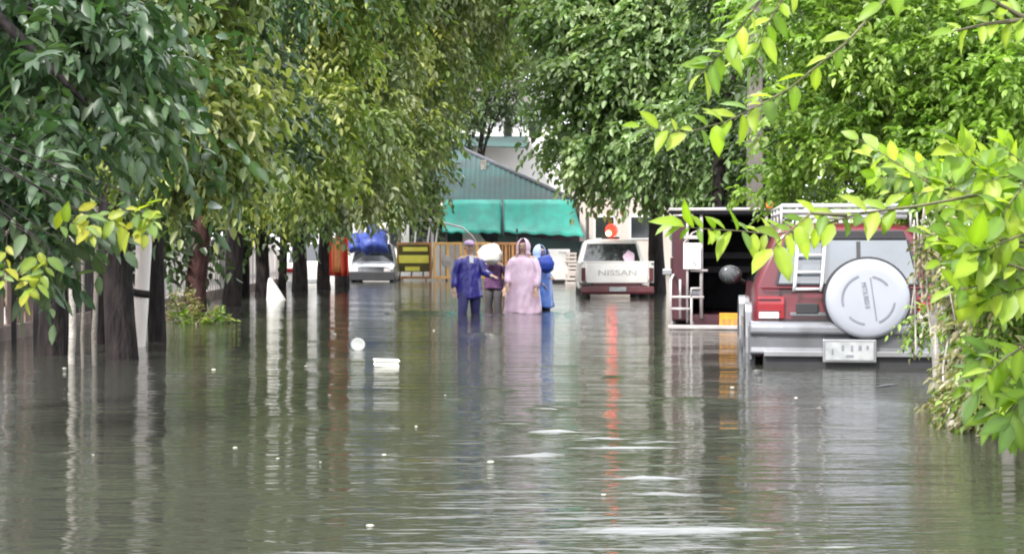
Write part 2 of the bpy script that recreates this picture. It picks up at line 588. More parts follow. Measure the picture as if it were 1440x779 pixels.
tree('fence tree just left of the white floating sack', atw(369, 39, -DEPTH), .15, 4.8,
     [(575, 50, 39, 55, 70), (555, 160, 38, 45, 60), (520, 262, 38, 36, 28), (590, -60, 39, 120, 80), (400, 268, 38, 50, 20)],
     P_YELL + P_GREY, .20, .44, 'leaf_mid', dens=1.1, clump=.48, per=18, down=.6, droop=.5, group=LG)
tree('fence tree whose trunk stands just left of the white car', atw(421, 45, -DEPTH), .19, 5.2,
     [(615, 40, 45, 45, 65), (590, 135, 44, 38, 50), (565, 222, 44, 30, 38), (470, 256, 44, 42, 16), (660, -50, 45, 110, 70)],
     P_GREY + P_OLIVE, .22, .44, 'leaf_mid', dens=1.1, clump=.52, per=18, down=.5, droop=.5, group=LG)
tree('fence tree between the white car and the orange sheet', atw(457, 47, -DEPTH), .17, 5.6,
     [(670, 20, 48, 45, 38), (632, 95, 48, 32, 38), (545, 255, 48, 34, 30), (495, 255, 48, 42, 18)],
     P_GREY + P_YELL, .23, .44, 'leaf_mid', dens=1.1, clump=.52, per=18, down=.5, droop=.5, group=LG)
tree('farthest fence tree, its trunk behind the orange sheet', atw(482, 49.5, -DEPTH), .19, 5.8,
     [(705, 0, 52, 45, 45), (650, 45, 52, 50, 45), (690, 78, 54, 32, 16), (740, -70, 53, 70, 60), (600, 180, 52, 24, 40), (575, 270, 52, 26, 20)],
     P_YELL + P_GREY, .24, .44, 'leaf_mid', dens=1.1, clump=.52, per=18, down=.45, droop=.5, group=LG)

tree('slender black stemmed tree between the thick olive tree and the widest trunk', atw(140, 19.6, -DEPTH), .085, 3.6,
     [(150, 180, 19.6, 50, 50), (130, 60, 20, 70, 80)], P_BLUE, .15, .42, 'leaf_dark', dens=.9, clump=.42, per=14, down=.6, droop=.5, group=LG)
tree('slender dark tree between the straight trunk and the floating sack', atw(346, 41, -DEPTH), .10, 4.4,
     [(350, 190, 40, 45, 45), (350, 60, 41, 60, 80)], P_OLIVE, .2, .44, 'leaf_mid', dens=.9, clump=.52, per=14, down=.6, droop=.5, group=LG)
tree('slender dark tree standing right behind the white floating sack, by the far fence', atw(397, 47, -DEPTH), .11, 4.8,
     [(400, 200, 46, 40, 45), (410, 80, 47, 55, 70)], P_GREY, .22, .44, 'leaf_mid', dens=.9, clump=.52, per=14, down=.6, droop=.5, group=LG)

RGp = 'trees on the right of the street'
tree('large grey-green tree over the white pickup and the awning', atw(924, 43, -DEPTH), .2, 4.2,
     [(812, 50, 41, 55, 75), (885, 90, 40, 80, 85), (960, 60, 39, 90, 85), (808, 165, 41, 42, 60), (876, 190, 40, 55, 50), (955, 215, 39, 75, 55),
      (1020, 160, 38, 60, 90), (890, -60, 41, 120, 80), (846, 232, 41, 32, 22), (1010, 262, 38, 55, 24)],
     P_MID, .22, .6, 'leaf_mid', dens=1.1, clump=.48, per=20, down=.45, droop=.5, group=RGp)
tree('dark tree filling the gap behind the maroon truck', atw(1010, 33, -DEPTH), .16, 3.6,
     [(985, 200, 34, 70, 80), (1050, 120, 33, 60, 110), (1080, 230, 33, 70, 70), (1060, -40, 34, 90, 80)],
     P_BACK + P_MID[:2], .19, .46, 'leaf_dark', dens=1.0, clump=.52, per=18, group=RGp)
tree('fine-leaved bright green tree arching over the maroon car', atw(1500, 18.5, -DEPTH), .15, 2.6,
     [(1150, 50, 18, 75, 75), (1240, 90, 17.4, 95, 80), (1350, 70, 17, 100, 80), (1160, 180, 18, 75, 60), (1260, 200, 17, 85, 65), (1370, 210, 16.6, 85, 70),
      (1115, 262, 18.5, 45, 35), (1080, 50, 20, 45, 55), (1200, 272, 17.2, 60, 30), (1290, 265, 16.6, 60, 35), (1420, 130, 16.4, 80, 80), (1280, -70, 18, 190, 85)],
     P_FINE, .10, .52, 'leaf_mid', dens=.9, clump=.30, per=20, k=9, down=.25, droop=.45, group=RGp)

# ---- near lime branches on the right: one tree whose trunk is out of the frame
lime_root = thing('lime_leaved_tree', 'bright lime-leaved tree reaching in from the right edge nearest the camera', 'tree', atw(1600, 7.6, -DEPTH), 0, RGp)
LB = Vector(lime_root.location)
tk = MB()
tk.tube([(0, 0, 0), (.03, 0, .5), (-.03, .03, 1.1), (0, 0, 1.8), (.05, .02, 2.6), (0, 0, 3.2)], [.085, .075, .07, .065, .05, .03], 9, 0, .15)
geosL = []


def lime_branch(pts, Y0, Y1, r0=.013, leafs=10, L=.13, W=.46, start=.3, pal=P_LIME, droop=.25, from_trunk=True):
    n = len(pts)
    P = [at(px, py, Y0 + (Y1 - Y0) * i / (n - 1)) for i, (px, py) in enumerate(pts)]
    Q = ([LB + Vector((0, 0, max(.6, P[0].z - LB.z - .1 + (.6 if LB.x < 0 else 0))))] if from_trunk else []) + P
    tk.tube([p - LB for p in Q], [r0 * (1.6 - 1.35 * i / (len(Q) - 1)) for i in range(len(Q))], 6)
    o, A, U = [], [], []
    seg = np.array([list(p) for p in P])
    ts = np.linspace(start, 1, leafs)
    for j, t in enumerate(ts):
        x = t * (n - 1)
        i = min(int(x), n - 2)
        q = seg[i] + (seg[i + 1] - seg[i]) * (x - i)
        d = nrm(seg[i + 1] - seg[i])
        s = nrm(np.cross(d, np.array([.2, -1, .3]) + RNG.normal(0, .25, 3)))
        sg = 1 if j % 2 else -1
        ld = d * .6 + s * sg * .8 + RNG.normal(0, .25, 3) + np.array([0, 0, -.12])
        if j == leafs - 1:
            ld = d + RNG.normal(0, .15, 3)
        o.append(q)
        A.append(nrm(ld))
        U.append(nrm(np.array([0, -.7, 1.0]) + RNG.normal(0, .4, 3)))
    o, A, U = np.array(o), np.array(A), np.array(U)
    LL = L * RNG.uniform(.5, 1.2, len(o))
    pal = np.array(pal)
    C = pal[RNG.integers(0, len(pal), len(o))] * (1 + RNG.normal(0, .12, (len(o), 1)))
    C4 = np.concatenate([np.clip(C, .01, .9), np.ones((len(o), 1))], 1)
    geosL.append(leaves_geo(o, A, U, LL, LL * W * RNG.uniform(.85, 1.15, len(o)), C4, True))


lime_branch([(1300, -60), (1190, 60), (1110, 125), (1065, 150), (1020, 172), (965, 187), (900, 178)], 7.9, 7.3, r0=.0045, leafs=30, start=.06, L=.125)
lime_branch([(1400, 270), (1290, 290), (1210, 300), (1150, 318), (1090, 330), (1040, 325), (990, 322), (950, 318)], 7.9, 7.2, r0=.005, leafs=36, start=.2, L=.135)
lime_branch([(1190, 303), (1140, 300), (1110, 325), (1085, 350)], 7.4, 7.2, r0=.006, leafs=10, L=.15, start=.2, from_trunk=False)
lime_branch([(1090, -60), (1070, 0), (1040, 40), (1010, 80), (985, 105)], 7.4, 7.2, r0=.006, leafs=18, start=.2, L=.125)
lime_branch([(1140, -60), (1100, 0), (1075, 40), (1060, 90)], 7.5, 7.4, r0=.006, leafs=13, start=.25, L=.13)
lime_branch([(1480, 20), (1430, 30), (1385, 35), (1340, 45)], 7.4, 7.3, leafs=13, start=.1, L=.12)
lime_branch([(1490, 45), (1430, 22), (1400, 5), (1370, -10)], 7.4, 7.3, leafs=10, start=.1, L=.12)
for j in range(44):
    px, py = RNG.uniform(1365, 1490), RNG.uniform(225, 410)
    ax, ay = RNG.uniform(-75, -25), RNG.uniform(-30, 45)
    Yb = RNG.uniform(7.0, 8.6)
    lime_branch([(px - ax, py - ay * .6), (px, py), (px + ax * .5, py + ay * .5), (px + ax, py + ay * 1.1)], Yb, Yb - .15, r0=.005,
                leafs=11, L=.135, start=.15, W=.56)
for j in range(26):
    px, py = RNG.uniform(1250, 1420), RNG.uniform(225, 285)
    ax, ay = RNG.uniform(-70, 10), RNG.uniform(-40, 20)
    Yb = RNG.uniform(8.6, 10.4)
    lime_branch([(px - ax, py - ay), (px, py), (px + ax, py + ay)], Yb, Yb - .15, r0=.005, leafs=10, L=.12, start=.1, W=.56, pal=P_LIME + P_FINE[2:])
for j in range(10):
    px, py = RNG.uniform(1400, 1480), RNG.uniform(490, 575)
    ax, ay = RNG.uniform(-70, -25), RNG.uniform(-5, 50)
    Yb = RNG.uniform(7.6, 8.6)
    lime_branch([(px - ax, py - ay * .6), (px, py), (px + ax * .5, py + ay * .45), (px + ax * .8, py + ay)], Yb, Yb - .1, r0=.005, leafs=11, L=.15,
                start=.15, W=.42, pal=P_LIME[:3] + P_FINE)
tk.build('trunk', 'twig', lime_root, smooth=True)
foliage_object('crown', geosL, 'leaf_lime', lime_root, LB)

# yellow young sprays on the left, part of a small sapling in front of the poles
sap = thing('young_tree', 'young yellow-green sapling hanging leaves in front of the dark left trunks', 'tree', atw(-110, 9.6, -DEPTH), 0, LG)
SB = Vector(sap.location)
tk2 = MB()
tk2.tube([(0, 0, 0), (.02, 0, .8), (-.01, 0, 1.5), (.04, 0, 2.3)], [.014, .012, .009, .005], 7, 0, .15)
keep, geosS = geosL, []
geosL = geosS
tk_keep, tk, LB_keep, LB = tk, tk2, LB, SB
for pts, n in (([(70, 330), (95, 312), (120, 318)], 5), ([(150, 285), (185, 298), (215, 312)], 8), ([(120, 300), (160, 310), (188, 330)], 7),
               ([(60, 340), (50, 365), (40, 395), (38, 420)], 7), ([(70, 350), (62, 380), (50, 405)], 6), ([(100, 290), (125, 305), (130, 330)], 5),
               ([(200, 280), (215, 300), (205, 330)], 5), ([(10, 330), (8, 370), (5, 395)], 6)):
    lime_branch(pts, 9.5, 9.3, r0=.003, leafs=n + 2, L=.125, W=.5, start=.2,
                pal=[(.28, .33, .03), (.18, .26, .03), (.34, .34, .03), (.12, .2, .04)])
tk2.build('trunk', 'bark', sap, smooth=True)
foliage_object('crown', geosS, 'leaf_lime', sap, SB)
tk, LB, geosL = tk_keep, LB_keep, keep

# background trees
for lab, px, Y, bl, sc_ in (
        ('dim tree behind the near end of the left fence', -60, 27, [(-40, 150, 27, 200, 170), (120, 200, 27, 130, 130), (60, -60, 28, 260, 110), (60, 300, 26, 120, 45), (200, 315, 27, 80, 30)], .2),
        ('dim tree behind the middle of the left fence', 250, 40, [(260, 150, 40, 130, 150), (380, 180, 40, 110, 120), (320, -60, 41, 200, 110), (280, 300, 39, 80, 34), (390, 300, 40, 70, 30)], .26),
        ('dim tree behind the far end of the left fence', 430, 58, [(440, 120, 58, 110, 130), (530, 170, 58, 80, 90), (480, -40, 58, 150, 90), (420, 290, 58, 60, 26), (560, 275, 66, 40, 24)], .3),
        ('dim tree behind the fine-leaved tree on the right', 1330, 30, [(1180, 120, 29, 140, 130), (1320, 150, 28, 150, 140), (1450, 100, 28, 150, 180), (1300, -70, 30, 250, 100)], .2),
        ('dim tree at the far right behind the pickup', 1000, 60, [(960, 120, 60, 110, 130), (1060, 180, 60, 110, 100), (960, -40, 60, 150, 90)], .3),
        ('hazy tree beyond the pale house at the end of the street', 650, 96, [(640, 40, 96, 60, 45), (740, 40, 96, 60, 45), (560, 60, 96, 60, 60), (830, 60, 96, 60, 60)], .42),
        ('thin greyish tree in front of the pale house at the end of the street', 668, 76, [(655, 130, 76, 36, 36), (700, 105, 76, 34, 28), (630, 160, 75, 24, 36), (735, 120, 76, 20, 40), (690, 60, 76, 60, 30), (680, 140, 75, 24, 18)], .3)):
    tree(lab, atw(px, Y, .1), .2, 4.5, bl, P_BACK + P_MID[:1], sc_, .5, 'leaf_dark', dens=.8, clump=sc_ * 3.2, per=15, name='background_tree',
         group='dim trees behind the street')

# leafy tuft at the reddish trunk, weeds
t = thing('weed_tuft', 'low leafy tuft growing at the foot of the reddish trunk', 'plant', atw(283, 25.2, -.1))
b0 = Vector(t.location)
g1 = shrub_geo(b0 + Vector((-.05, 0, .1)), (.34, .25, .12), 16, 8, .12, .1, .4, P_FINE + P_DRY, k=6, down=-.1)
g2 = shrub_geo(b0 + Vector((-.3, .1, .28)), (.14, .15, .2), 6, 8, .1, .08, .4, P_DRY, k=6, down=0)
for k_ in range(7):
    m = MB()
    a = k_ * .9
    m.tube([(0, 0, -.1), (.1 * math.cos(a), .1 * math.sin(a), .1), (.24 * math.cos(a), .2 * math.sin(a), .22)], [.012, .01, .005], 5)
    m.build('stem', 'twig', t)
foliage_object('foliage', [g1, g2], 'leaf_lime', t, b0)

# creeper bank lower right
sh = thing('creeper_shrub', 'tangled half-dry shrub on the right bank hiding the car corner', 'shrub', atw(1372, 11.2, -.15))
b0 = Vector(sh.location)
gs = []
for (px, py, Y, rx, ry, nc, pal) in ((1392, 400, 11.4, 48, 55, 22, P_DRY), (1412, 480, 11, 42, 60, 24, P_DRY), (1364, 460, 11.8, 20, 60, 9, P_DRY + P_FINE[:2]),
                                     (1400, 545, 10.4, 40, 40, 16, P_DRY + P_FINE), (1425, 420, 10.6, 40, 100, 26, P_FINE + P_DRY[:2]),
                                     (1352, 530, 12.2, 18, 45, 6, P_DRY), (1410, 590, 10.2, 36, 32, 12, P_DRY), (1355, 570, 11.4, 26, 30, 8, P_DRY), (1302, 455, 15.0, 12, 14, 4, P_DRY + P_FINE), (1325, 350, 14, 20, 55, 8, P_DRY)):
    s_ = Y / F
    gs.append(shrub_geo(at(px, py, Y), (rx * s_, rx * s_, ry * s_), int(nc * 1.9), 9, .1, .07, .45, pal, k=6, down=.35, droop=.6))
m = MB()
for k_ in range(26):
    px = RNG.uniform(1300, 1440)
    Y = RNG.uniform(10.6, 12.2)
    a = at(px, RNG.uniform(590, 640), Y) - b0
    b = at(px + RNG.uniform(-30, 30), RNG.uniform(330, 480), Y + .2) - b0
    a.z = min(a.z, .0)
    mid = a.lerp(b, .5) + Vector(RNG.normal(0, .06, 3))
    m = MB()
    m.tube([a, mid, b], [.011, .009, .005], 5, 0)
    m.build('stem', 'pale_bark', sh)
for k_ in range(6):   # thin pale vines hanging beside the car
    px = RNG.uniform(1285, 1320)
    a = at(px, RNG.uniform(285, 310), 14.2) - b0
    b = at(px + RNG.uniform(-12, 12), RNG.uniform(400, 505), 14.0) - b0
    m = MB()
    m.tube([a, a.lerp(b, .5) + Vector(RNG.normal(0, .05, 3)), b], .008, 5, 0)
    m.build('stem', 'pale_bark', sh)
foliage_object('foliage', gs, 'leaf_mid', sh, b0)

# pale stakes standing in the shrub at the right bank
first = None
for i, (px, py0, py1, Y, w, lab) in enumerate((
        (1312, 330, 470, 14.3, .055, 'pale stake hung with vines at the right edge of the maroon car'),
        (1370, 395, 470, 11.0, .10, 'short broad pale stake inside the half-dry shrub'),
        (1392, 470, 640, 10.7, .05, 'thin pale stake rising from the water under the half-dry shrub'),
        (1418, 560, 660, 9.9, .075, 'pale stump-like stake at the right edge nearest the camera'),
        (1338, 440, 560, 12.4, .05, 'crooked grey stake left of the half-dry shrub'))):
    a, b = at(px, py0, Y), atw(px + RNG.uniform(-8, 8), Y, -.4)
    m = MB()
    n = 7
    pts = [Vector((0, 0, 0)) + (a - b) * (j / (n - 1)) + Vector(RNG.normal(0, .008, 3)) for j in range(n)]
    m.tube(pts, [w * .6 * (1.1 - .3 * j / (n - 1)) for j in range(n)], 8, 0, .2)
    o = m.build('wooden_stake', 'pale_bark' if i != 4 else 'grey_pole', None, True, loc=b)
    tag(o, lab, 'stake', 'stakes in the right bank')

# ------------------------------------------------------------------ poles / stems on the left
for (px, Y, r, pt, pb, mname, nm, cat, lab) in (
        (19, 20.0, .03, 300, 0, 'dark_pole', 'fence_post', 'post', 'thin dark post nearest the left edge of the picture'),
        (50, 20.0, .035, 300, 0, 'dark_pole', 'fence_post', 'post', 'thin dark post between the left edge and the widest trunk'),
        (100, 16.2, .032, 290, 0, 'pale_bark', 'bamboo_pole', 'pole', 'weathered pale pole in front of the gap between the two thick trunks'),
        (115, 15.6, .016, 290, 0, 'grey_pole', 'bamboo_pole', 'pole', 'thinnest grey pole, just right of the weathered pale pole'),
        (133, 16.0, .024, 290, 0, 'grey_pole', 'bamboo_pole', 'pole', 'dull grey pole touching the left side of the thick olive tree trunk')):
    b = atw(px, Y, -DEPTH)
    a = at(px + 2, pt, Y) - b
    m = MB()
    n = 9
    m.tube([a * (j / (n - 1)) + Vector((RNG.normal(0, .006), 0, 0)) for j in range(n)], [r * (1 + .12 * (j % 3 == 0)) for j in range(n)], 9, 0, .08)
    tag(m.build(nm, mname, None, True, loc=b), lab, cat, 'thin poles on the left')
b = atw(198, 19.2, -DEPTH)
st = thing('slender_tree', 'slender tree stem painted white with a dark band', 'tree', b, 0, LG)
m = MB()
pts = [Vector((-.02, 0, 0)), Vector((-.02, 0, .42)), Vector((0, 0, .8)), Vector((.02, 0, 1.2)), Vector((.05, 0, 1.8)), Vector((.1, 0, 2.6)), Vector((.2, 0, 3.4))]
m.tube(pts, [.075, .07, .078, .085, .095, .09, .06], 11, 0, .08)
m.build('trunk', 'fence_board', st, True)
m = MB()
m.tube([(.0, 0, .98), (.012, 0, 1.06)], .096, 12)
m.build('dark_band', 'bark', st, True)
g = shrub_geo(Vector(b) + Vector((.15, 0, 3.3)), (.5, .5, .5), 10, 10, .3, .13, .42, P_OLIVE, down=.5)
foliage_object('crown', [g], 'leaf_mid', st, b)

# grey utility pole behind the maroon truck
b = atw(1061, 27.5, -DEPTH)
up_ = thing('utility_pole', 'grey concrete pole rising behind the maroon truck into the leaves', 'pole', b)
m = MB()
m.loft([[(x * s, y * s, z) for x, y in ((-.13, -.11), (.13, -.11), (.13, .11), (-.13, .11))] for z, s in ((0, 1.05), (6.2, .8))])
m.build('shaft', 'grey_pole', up_, bevel=.02)
m = MB()
m.box((0, -.1, 5.6), (1.3, .09, .1))
m.build('crossarm', 'grey_pole', up_, bevel=.01)
for sx in (-.5, 0, .5):
    m = MB()
    m.disc((sx, -.1, 5.65), (0, 0, 1), [(.02, 0), (.05, .03), (.035, .06), (.05, .09), (.02, .13)], 12)
    m.build('insulator', 'bench', up_, True)


# ------------------------------------------------------------------ fence on the left
def fence(lab, A, B, h, board_mat, nb, group):
    A, B = Vector(A), Vector(B)
    d = (B - A)
    L = d.length
    root = thing('board_fence', lab, 'fence', A, math.atan2(d.y, d.x), group)
    w = L / nb
    m = MB()
    m.box((L / 2, .02, .3), (L, .16, .6))
    m.build('plinth', 'fence_plinth', root, bevel=.01)
    m = MB()
    for i in range(nb):
        x = (i + .5) * w
        hh = h + RNG.normal(0, .012)
        m.box((x, RNG.normal(0, .004), .6 + (hh - .6) / 2), (w * .8, .022, hh - .6 - .004))
    bo = m.build('board_panel', board_mat, root)
    m = MB()
    for z in (.85, h - .2):
        m.box((L / 2, .045, z), (L, .04, .07))
    m.build('rail', 'fence_plinth', root)
    for x in (0.04, L - .04):
        m = MB()
        m.box((x, .06, (h + .1) / 2), (.09, .09, h + .1))
        m.build('post', 'fence_plinth', root, bevel=.008)


pts = [(-6.05, 15.0), (-6.15, 22.3), (-6.3, 27.0), (-6.5, 33), (-6.75, 39.5), (-7.0, 46), (-7.3, 53)]
labs = ['brownish end of the left board fence behind the thin dark posts', 'dark fence bay behind the two thick trunks',
        'pale fence bay either side of the slim dark trunk', 'pale fence bay behind the reddish trunk', 'pale fence bay right of the straight dark trunk',
        'narrow looking far fence bay left of the white car']
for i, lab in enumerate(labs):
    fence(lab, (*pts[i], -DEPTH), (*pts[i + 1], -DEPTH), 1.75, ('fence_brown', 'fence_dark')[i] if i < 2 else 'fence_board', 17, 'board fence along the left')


# ------------------------------------------------------------------ vehicles
def car_ring(y, zb, zbelt, zt, wb, wbelt, wt, tilt=0.0):
    pts = [(-wb * .97, zb), (-wb - .01, zb + .12), (-wb - .015, (zb + zbelt) / 2 + .05), (-wbelt, zbelt), (-wt - .035, zt - .09), (-wt + .05, zt - .012), (-wt * .5, zt),
           (wt * .5, zt), (wt - .05, zt - .012), (wt + .035, zt - .09), (wbelt, zbelt), (wb + .015, (zb + zbelt) / 2 + .05), (wb + .01, zb + .12), (wb * .97, zb)]
    return [(x, y + (tilt * max(0, z - zbelt) / max(.01, zt - zbelt)), z) for x, z in pts]


def wheel(parent, x, y, z, r=.36, w=.24):
    m = MB()
    m.disc((x - w / 2, y, z), (1, 0, 0), [(r * .62, 0), (r * .93, 0), (r, .03), (r, w - .03), (r * .93, w), (r * .62, w)], 28)
    ty = m.build('wheel', 'rubber', parent, True)
    m = MB()
    sx = -1 if x < 0 else 1
    m.disc((x + sx * (w / 2 - .02), y, z), (sx, 0, 0), [(r * .63, -.05), (r * .6, .005), (r * .4, -.015), (r * .18, .01), (0, .014)], 24)
    m.build('rim', 'steel', ty, True)


def side_glass(m, st0, st1, sx, z0f=.04, z1f=.14, y0=0, y1=1):
    """a thin pane lying on the sloped upper side between two stations"""
    y0, zb0, zt0, wb0, wt0 = st0
    y1, zb1, zt1, wb1, wt1 = st1

    def q(y, zb, zt, wb, wt, f, o):
        z = zb + (zt - .09 - zb) * f
        x = wb + (wt + .035 - wb) * f + o
        return (sx * x, y, z)
    P = []
    for o in (.002, .008):
        P += [q(y0, zb0, zt0, wb0, wt0, .06, o), q(y1, zb1, zt1, wb1, wt1, .06, o), q(y1, zb1, zt1, wb1, wt1, .94, o), q(y0, zb0, zt0, wb0, wt0, .94, o)]
    m.hexa(P)


# --- maroon 4x4
SUVY = 15.95
suv = thing('parked_car', 'maroon and silver off-road car with a silver spare wheel cover on its back door', 'car', atw(1192, SUVY, -DEPTH), R(-6.2))
suv.scale = (1.04, 1, 1)
rings = [car_ring(0, .55, 1.17, 1.70, .79, .80, .57, .13), car_ring(.06, .5, 1.17, 1.735, .82, .825, .60, .13), car_ring(.5, .46, 1.17, 1.77, .83, .83, .63),
         car_ring(2.3, .44, 1.15, 1.77, .84, .84, .64), car_ring(3.0, .44, 1.10, 1.20, .84, .82, .70), car_ring(4.1, .46, 1.02, 1.07, .82, .80, .68),
         car_ring(4.35, .5, .9, .93, .74, .74, .62)]
MB().loft(rings).build('body', 'maroon', suv, True, bevel=.02)
for sx in (-1, 1):   # silver lower cladding
    m = MB()
    m.box((sx * .85, 2.2, .62), (.05, 4.0, .34))
    m.build('lower_cladding', 'silver', suv, bevel=.02)
for sx in (-1, 1):   # wheel arches: half rings
    for yy in (.95, 3.5):
        m = MB()
        n = 12
        rg = []
        for i in range(n + 1):
            a = math.pi * (-.06 + 1.12 * i / n)
            ca, sa = math.cos(a), math.sin(a)
            rg.append([(sx * x, yy + r * ca, .46 + r * sa) for r, x in ((.44, .80), (.53, .80), (.53, .895), (.44, .895))])
        m.loft(rg)
        m.build('wheel_arch', 'silver', suv, bevel=.012)
for sx in (-1, 1):
    for yy in (.95, 3.5):
        wheel(suv, sx * .75, yy, .36, .37, .25)
m = MB()   # rear bumper
m.loft([[(x, y + abs(x) ** 4 * .12, z) for y, z in ((-.13, .52), (-.17, .545), (-.155, .60), (-.165, .70), (-.205, .735), (-.20, .80), (-.16, .84), (.12, .84), (.12, .52))] for x in np.linspace(-.87, .87, 13)])
m.build('rear_bumper', 'silver', suv, bevel=.015)
m = MB()
m.box((0, -.2, .545), (1.5, .03, .05))
m.build('bumper_strip', 'steel', suv, bevel=.006)
m = MB()
m.box((0, -.02, .47), (1.5, .3, .1))
m.build('underside', 'dark_trim', suv)
# rear window
def rear_y(z):
    return .13 * (z - 1.17) / .56
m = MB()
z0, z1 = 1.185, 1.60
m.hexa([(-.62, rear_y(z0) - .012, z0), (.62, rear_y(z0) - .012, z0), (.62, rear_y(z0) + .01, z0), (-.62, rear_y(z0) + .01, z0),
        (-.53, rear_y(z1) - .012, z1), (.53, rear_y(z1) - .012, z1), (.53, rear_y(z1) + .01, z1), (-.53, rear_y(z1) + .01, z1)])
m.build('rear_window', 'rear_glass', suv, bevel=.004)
m = MB()
z2 = 1.69
m.hexa([(-.53, rear_y(z1) - .02, z1 + .003), (.53, rear_y(z1) - .02, z1 + .003), (.53, rear_y(z1) + .012, z1 + .003), (-.53, rear_y(z1) + .012, z1 + .003),
        (-.5, rear_y(z2) - .04, z2), (.5, rear_y(z2) - .04, z2), (.5, rear_y(z2) + .012, z2), (-.5, rear_y(z2) + .012, z2)])
m.build('rear_spoiler', 'dark_trim', suv, bevel=.01)
m = MB()     # pillar strip across the back glass and its rubber edge
m.box((.10, rear_y(1.39) - .016, 1.39), (.035, .012, .40), Matrix.Rotation(-math.atan(.13 / .56), 3, 'X'))
for xa, xb, za, zb in ((-.63, .63, 1.183, 1.183), (-.63, -.54, 1.183, 1.6), (.63, .54, 1.183, 1.6)):
    m.tube([(xa, rear_y(za) - .014, za), (xb, rear_y(zb) - .014, zb)], .012, 6)
m.build('window_seal', 'dark_trim', suv)
m = MB()     # bright garnish along the back door
m.box((-.02, -.012, 1.155), (1.5, .02, .022))
m.build('door_garnish', 'maroon', suv, bevel=.006)
m = MB()
m.box((-.33, -.022, .905), (.36, .02, .035))
m.build('lower_garnish', 'silver', suv, bevel=.006)
m = MB()
m.tube([(.25, -.03, 1.2), (.12, -.022, 1.24), (-.1, -.018, 1.31)], .008, 6)
m.build('wiper', 'dark_trim', suv)
for sx in (-1, 1):
    for p_, q_ in (((.35, 1.17, 1.765, .83, .625), (1.2, 1.165, 1.77, .833, .633)), ((1.28, 1.165, 1.77, .834, .633), (2.2, 1.15, 1.77, .84, .64))):
        m = MB()
        side_glass(m, p_, q_, sx)
        m.build('side_window', 'glass', suv)
m = MB()
m.hexa([(-.74, 2.99, 1.17), (.74, 2.99, 1.17), (.74, 3.0, 1.18), (-.74, 3.0, 1.18), (-.6, 2.36, 1.74), (.6, 2.36, 1.74), (.6, 2.38, 1.75), (-.6, 2.38, 1.75)])
m.build('windscreen', 'glass', suv)
m = MB()   # door gap lines as thin dark strips
for x in (-.60, .64):
    m.box((x, -.004, .995), (.012, .012, .34))
m.box((0.02, -.004, .852), (1.25, .012, .012))
m.build('door_gap', 'dark_trim', suv)
for sx in (-1, 1):
    m = MB()
    m.loft([[(sx * x, y, z) for y, z in ((-.03, .86), (-.035, 1.0), (-.02, 1.07), (.06, 1.07), (.06, .86))] for x in (.56 if sx < 0 else .62, .70, .805)])
    tl = m.build('taillight', 'red_lens', suv, bevel=.012)
    m = MB()
    m.box((sx * .695, -.036, 1.045), (.2, .012, .02))
    m.box((sx * .695, -.0385, .935), (.2, .012, .012))
    m.build('lens_trim', 'maroon', tl, bevel=.004)
    m = MB()
    m.box((sx * .70, -.038, .895), (.18, .016, .06))
    m.build('reverse_lens', 'clear_lens', tl, bevel=.006)
m = MB()
m.box((-.36, -.025, .96), (.2, .03, .10))
m.build('door_handle', 'dark_trim', suv, bevel=.01)
# spare wheel + cover
sc_ = Vector((.16, -.13, 1.055))
m = MB()
m.disc(sc_, (0, -1, 0), [(.2, -.12), (.33, -.115), (.385, -.08), (.39, .02), (.37, .07), (.2, .08)], 44)
sp = m.build('spare_wheel', 'rubber', suv, True)
m = MB()
m.disc(sc_, (0, -1, 0), [(.372, .02), (.372, .055), (.366, .085), (.35, .105), (.325, .116), (.26, .119), (.12, .122), (0, .122)], 56)
m.build('wheel_cover', 'cover_silver', sp, True)
m = MB()
c = (sc_.x, 0, sc_.z)
y0, y1 = sc_.y - .112, sc_.y - .1255
m.arc_strip(c, .218, .236, R(112), R(196), y0, y1)
m.arc_strip(c, .20, .218, R(38), R(80), y0, y1)
m.arc_strip(c, .222, .238, R(-66), R(-8), y0, y1)
m.arc_strip(c, .222, .238, R(225), R(262), y0, y1)
rot = Matrix.Rotation(R(-9), 3, 'Y')
m.box((sc_.x + .045, sc_.y - .119, sc_.z + .0), (.012, .012, .40), Matrix.Rotation(R(-8), 3, 'Y'))
m.build('cover_emblem', 'cover_mark', sp)
text('cover_lettering', 'MITSUBISHI', .062, 'cover_mark', sp, (sc_.x - .025, sc_.y - .124, sc_.z + .035), (R(90), R(81), 0), .002, .78)
# ladder
m = MB()
for x0, x1 in ((-.47, -.44), (-.23, -.20)):
    m.tube([(x0 - .01, -.07, 1.12), (x0, -.07, 1.2), (x1 - .005, .0, 1.55), (x1, .05, 1.66), (x1, .1, 1.80)], .017, 8)
for t_ in (0, .33, .66, 1):
    z = 1.14 + .48 * t_
    y = -.07 + max(0, (z - 1.2) / .35) * .07
    dx = .03 * t_
    m.tube([(-.475 + dx, y, z), (-.235 + dx, y, z)], .014, 8)
m.build('ladder', 'white_metal', suv, True)
# roof rack
m = MB()
for y in (.25, .75, 1.25, 1.75, 2.2):
    m.tube([(-.56, y, 1.86), (.56, y, 1.86)], .014, 7)
for sx in (-1, 1):
    for z in (1.86, 1.92):
        m.tube([(sx * .58, .22, z), (sx * .58, 2.25, z)], .016, 7)
    for y in (.22, .9, 1.6, 2.25):
        m.tube([(sx * .58, y, 1.72), (sx * .58, y, 1.93)], .013, 7)
for z in (1.87, 1.925):
    m.tube([(-.58, .22, z), (.58, .22, z)], .02, 8)
m.box((0, .24, 1.825), (1.1, .03, .05))
m.build('roof_rack', 'white_metal', suv, True)
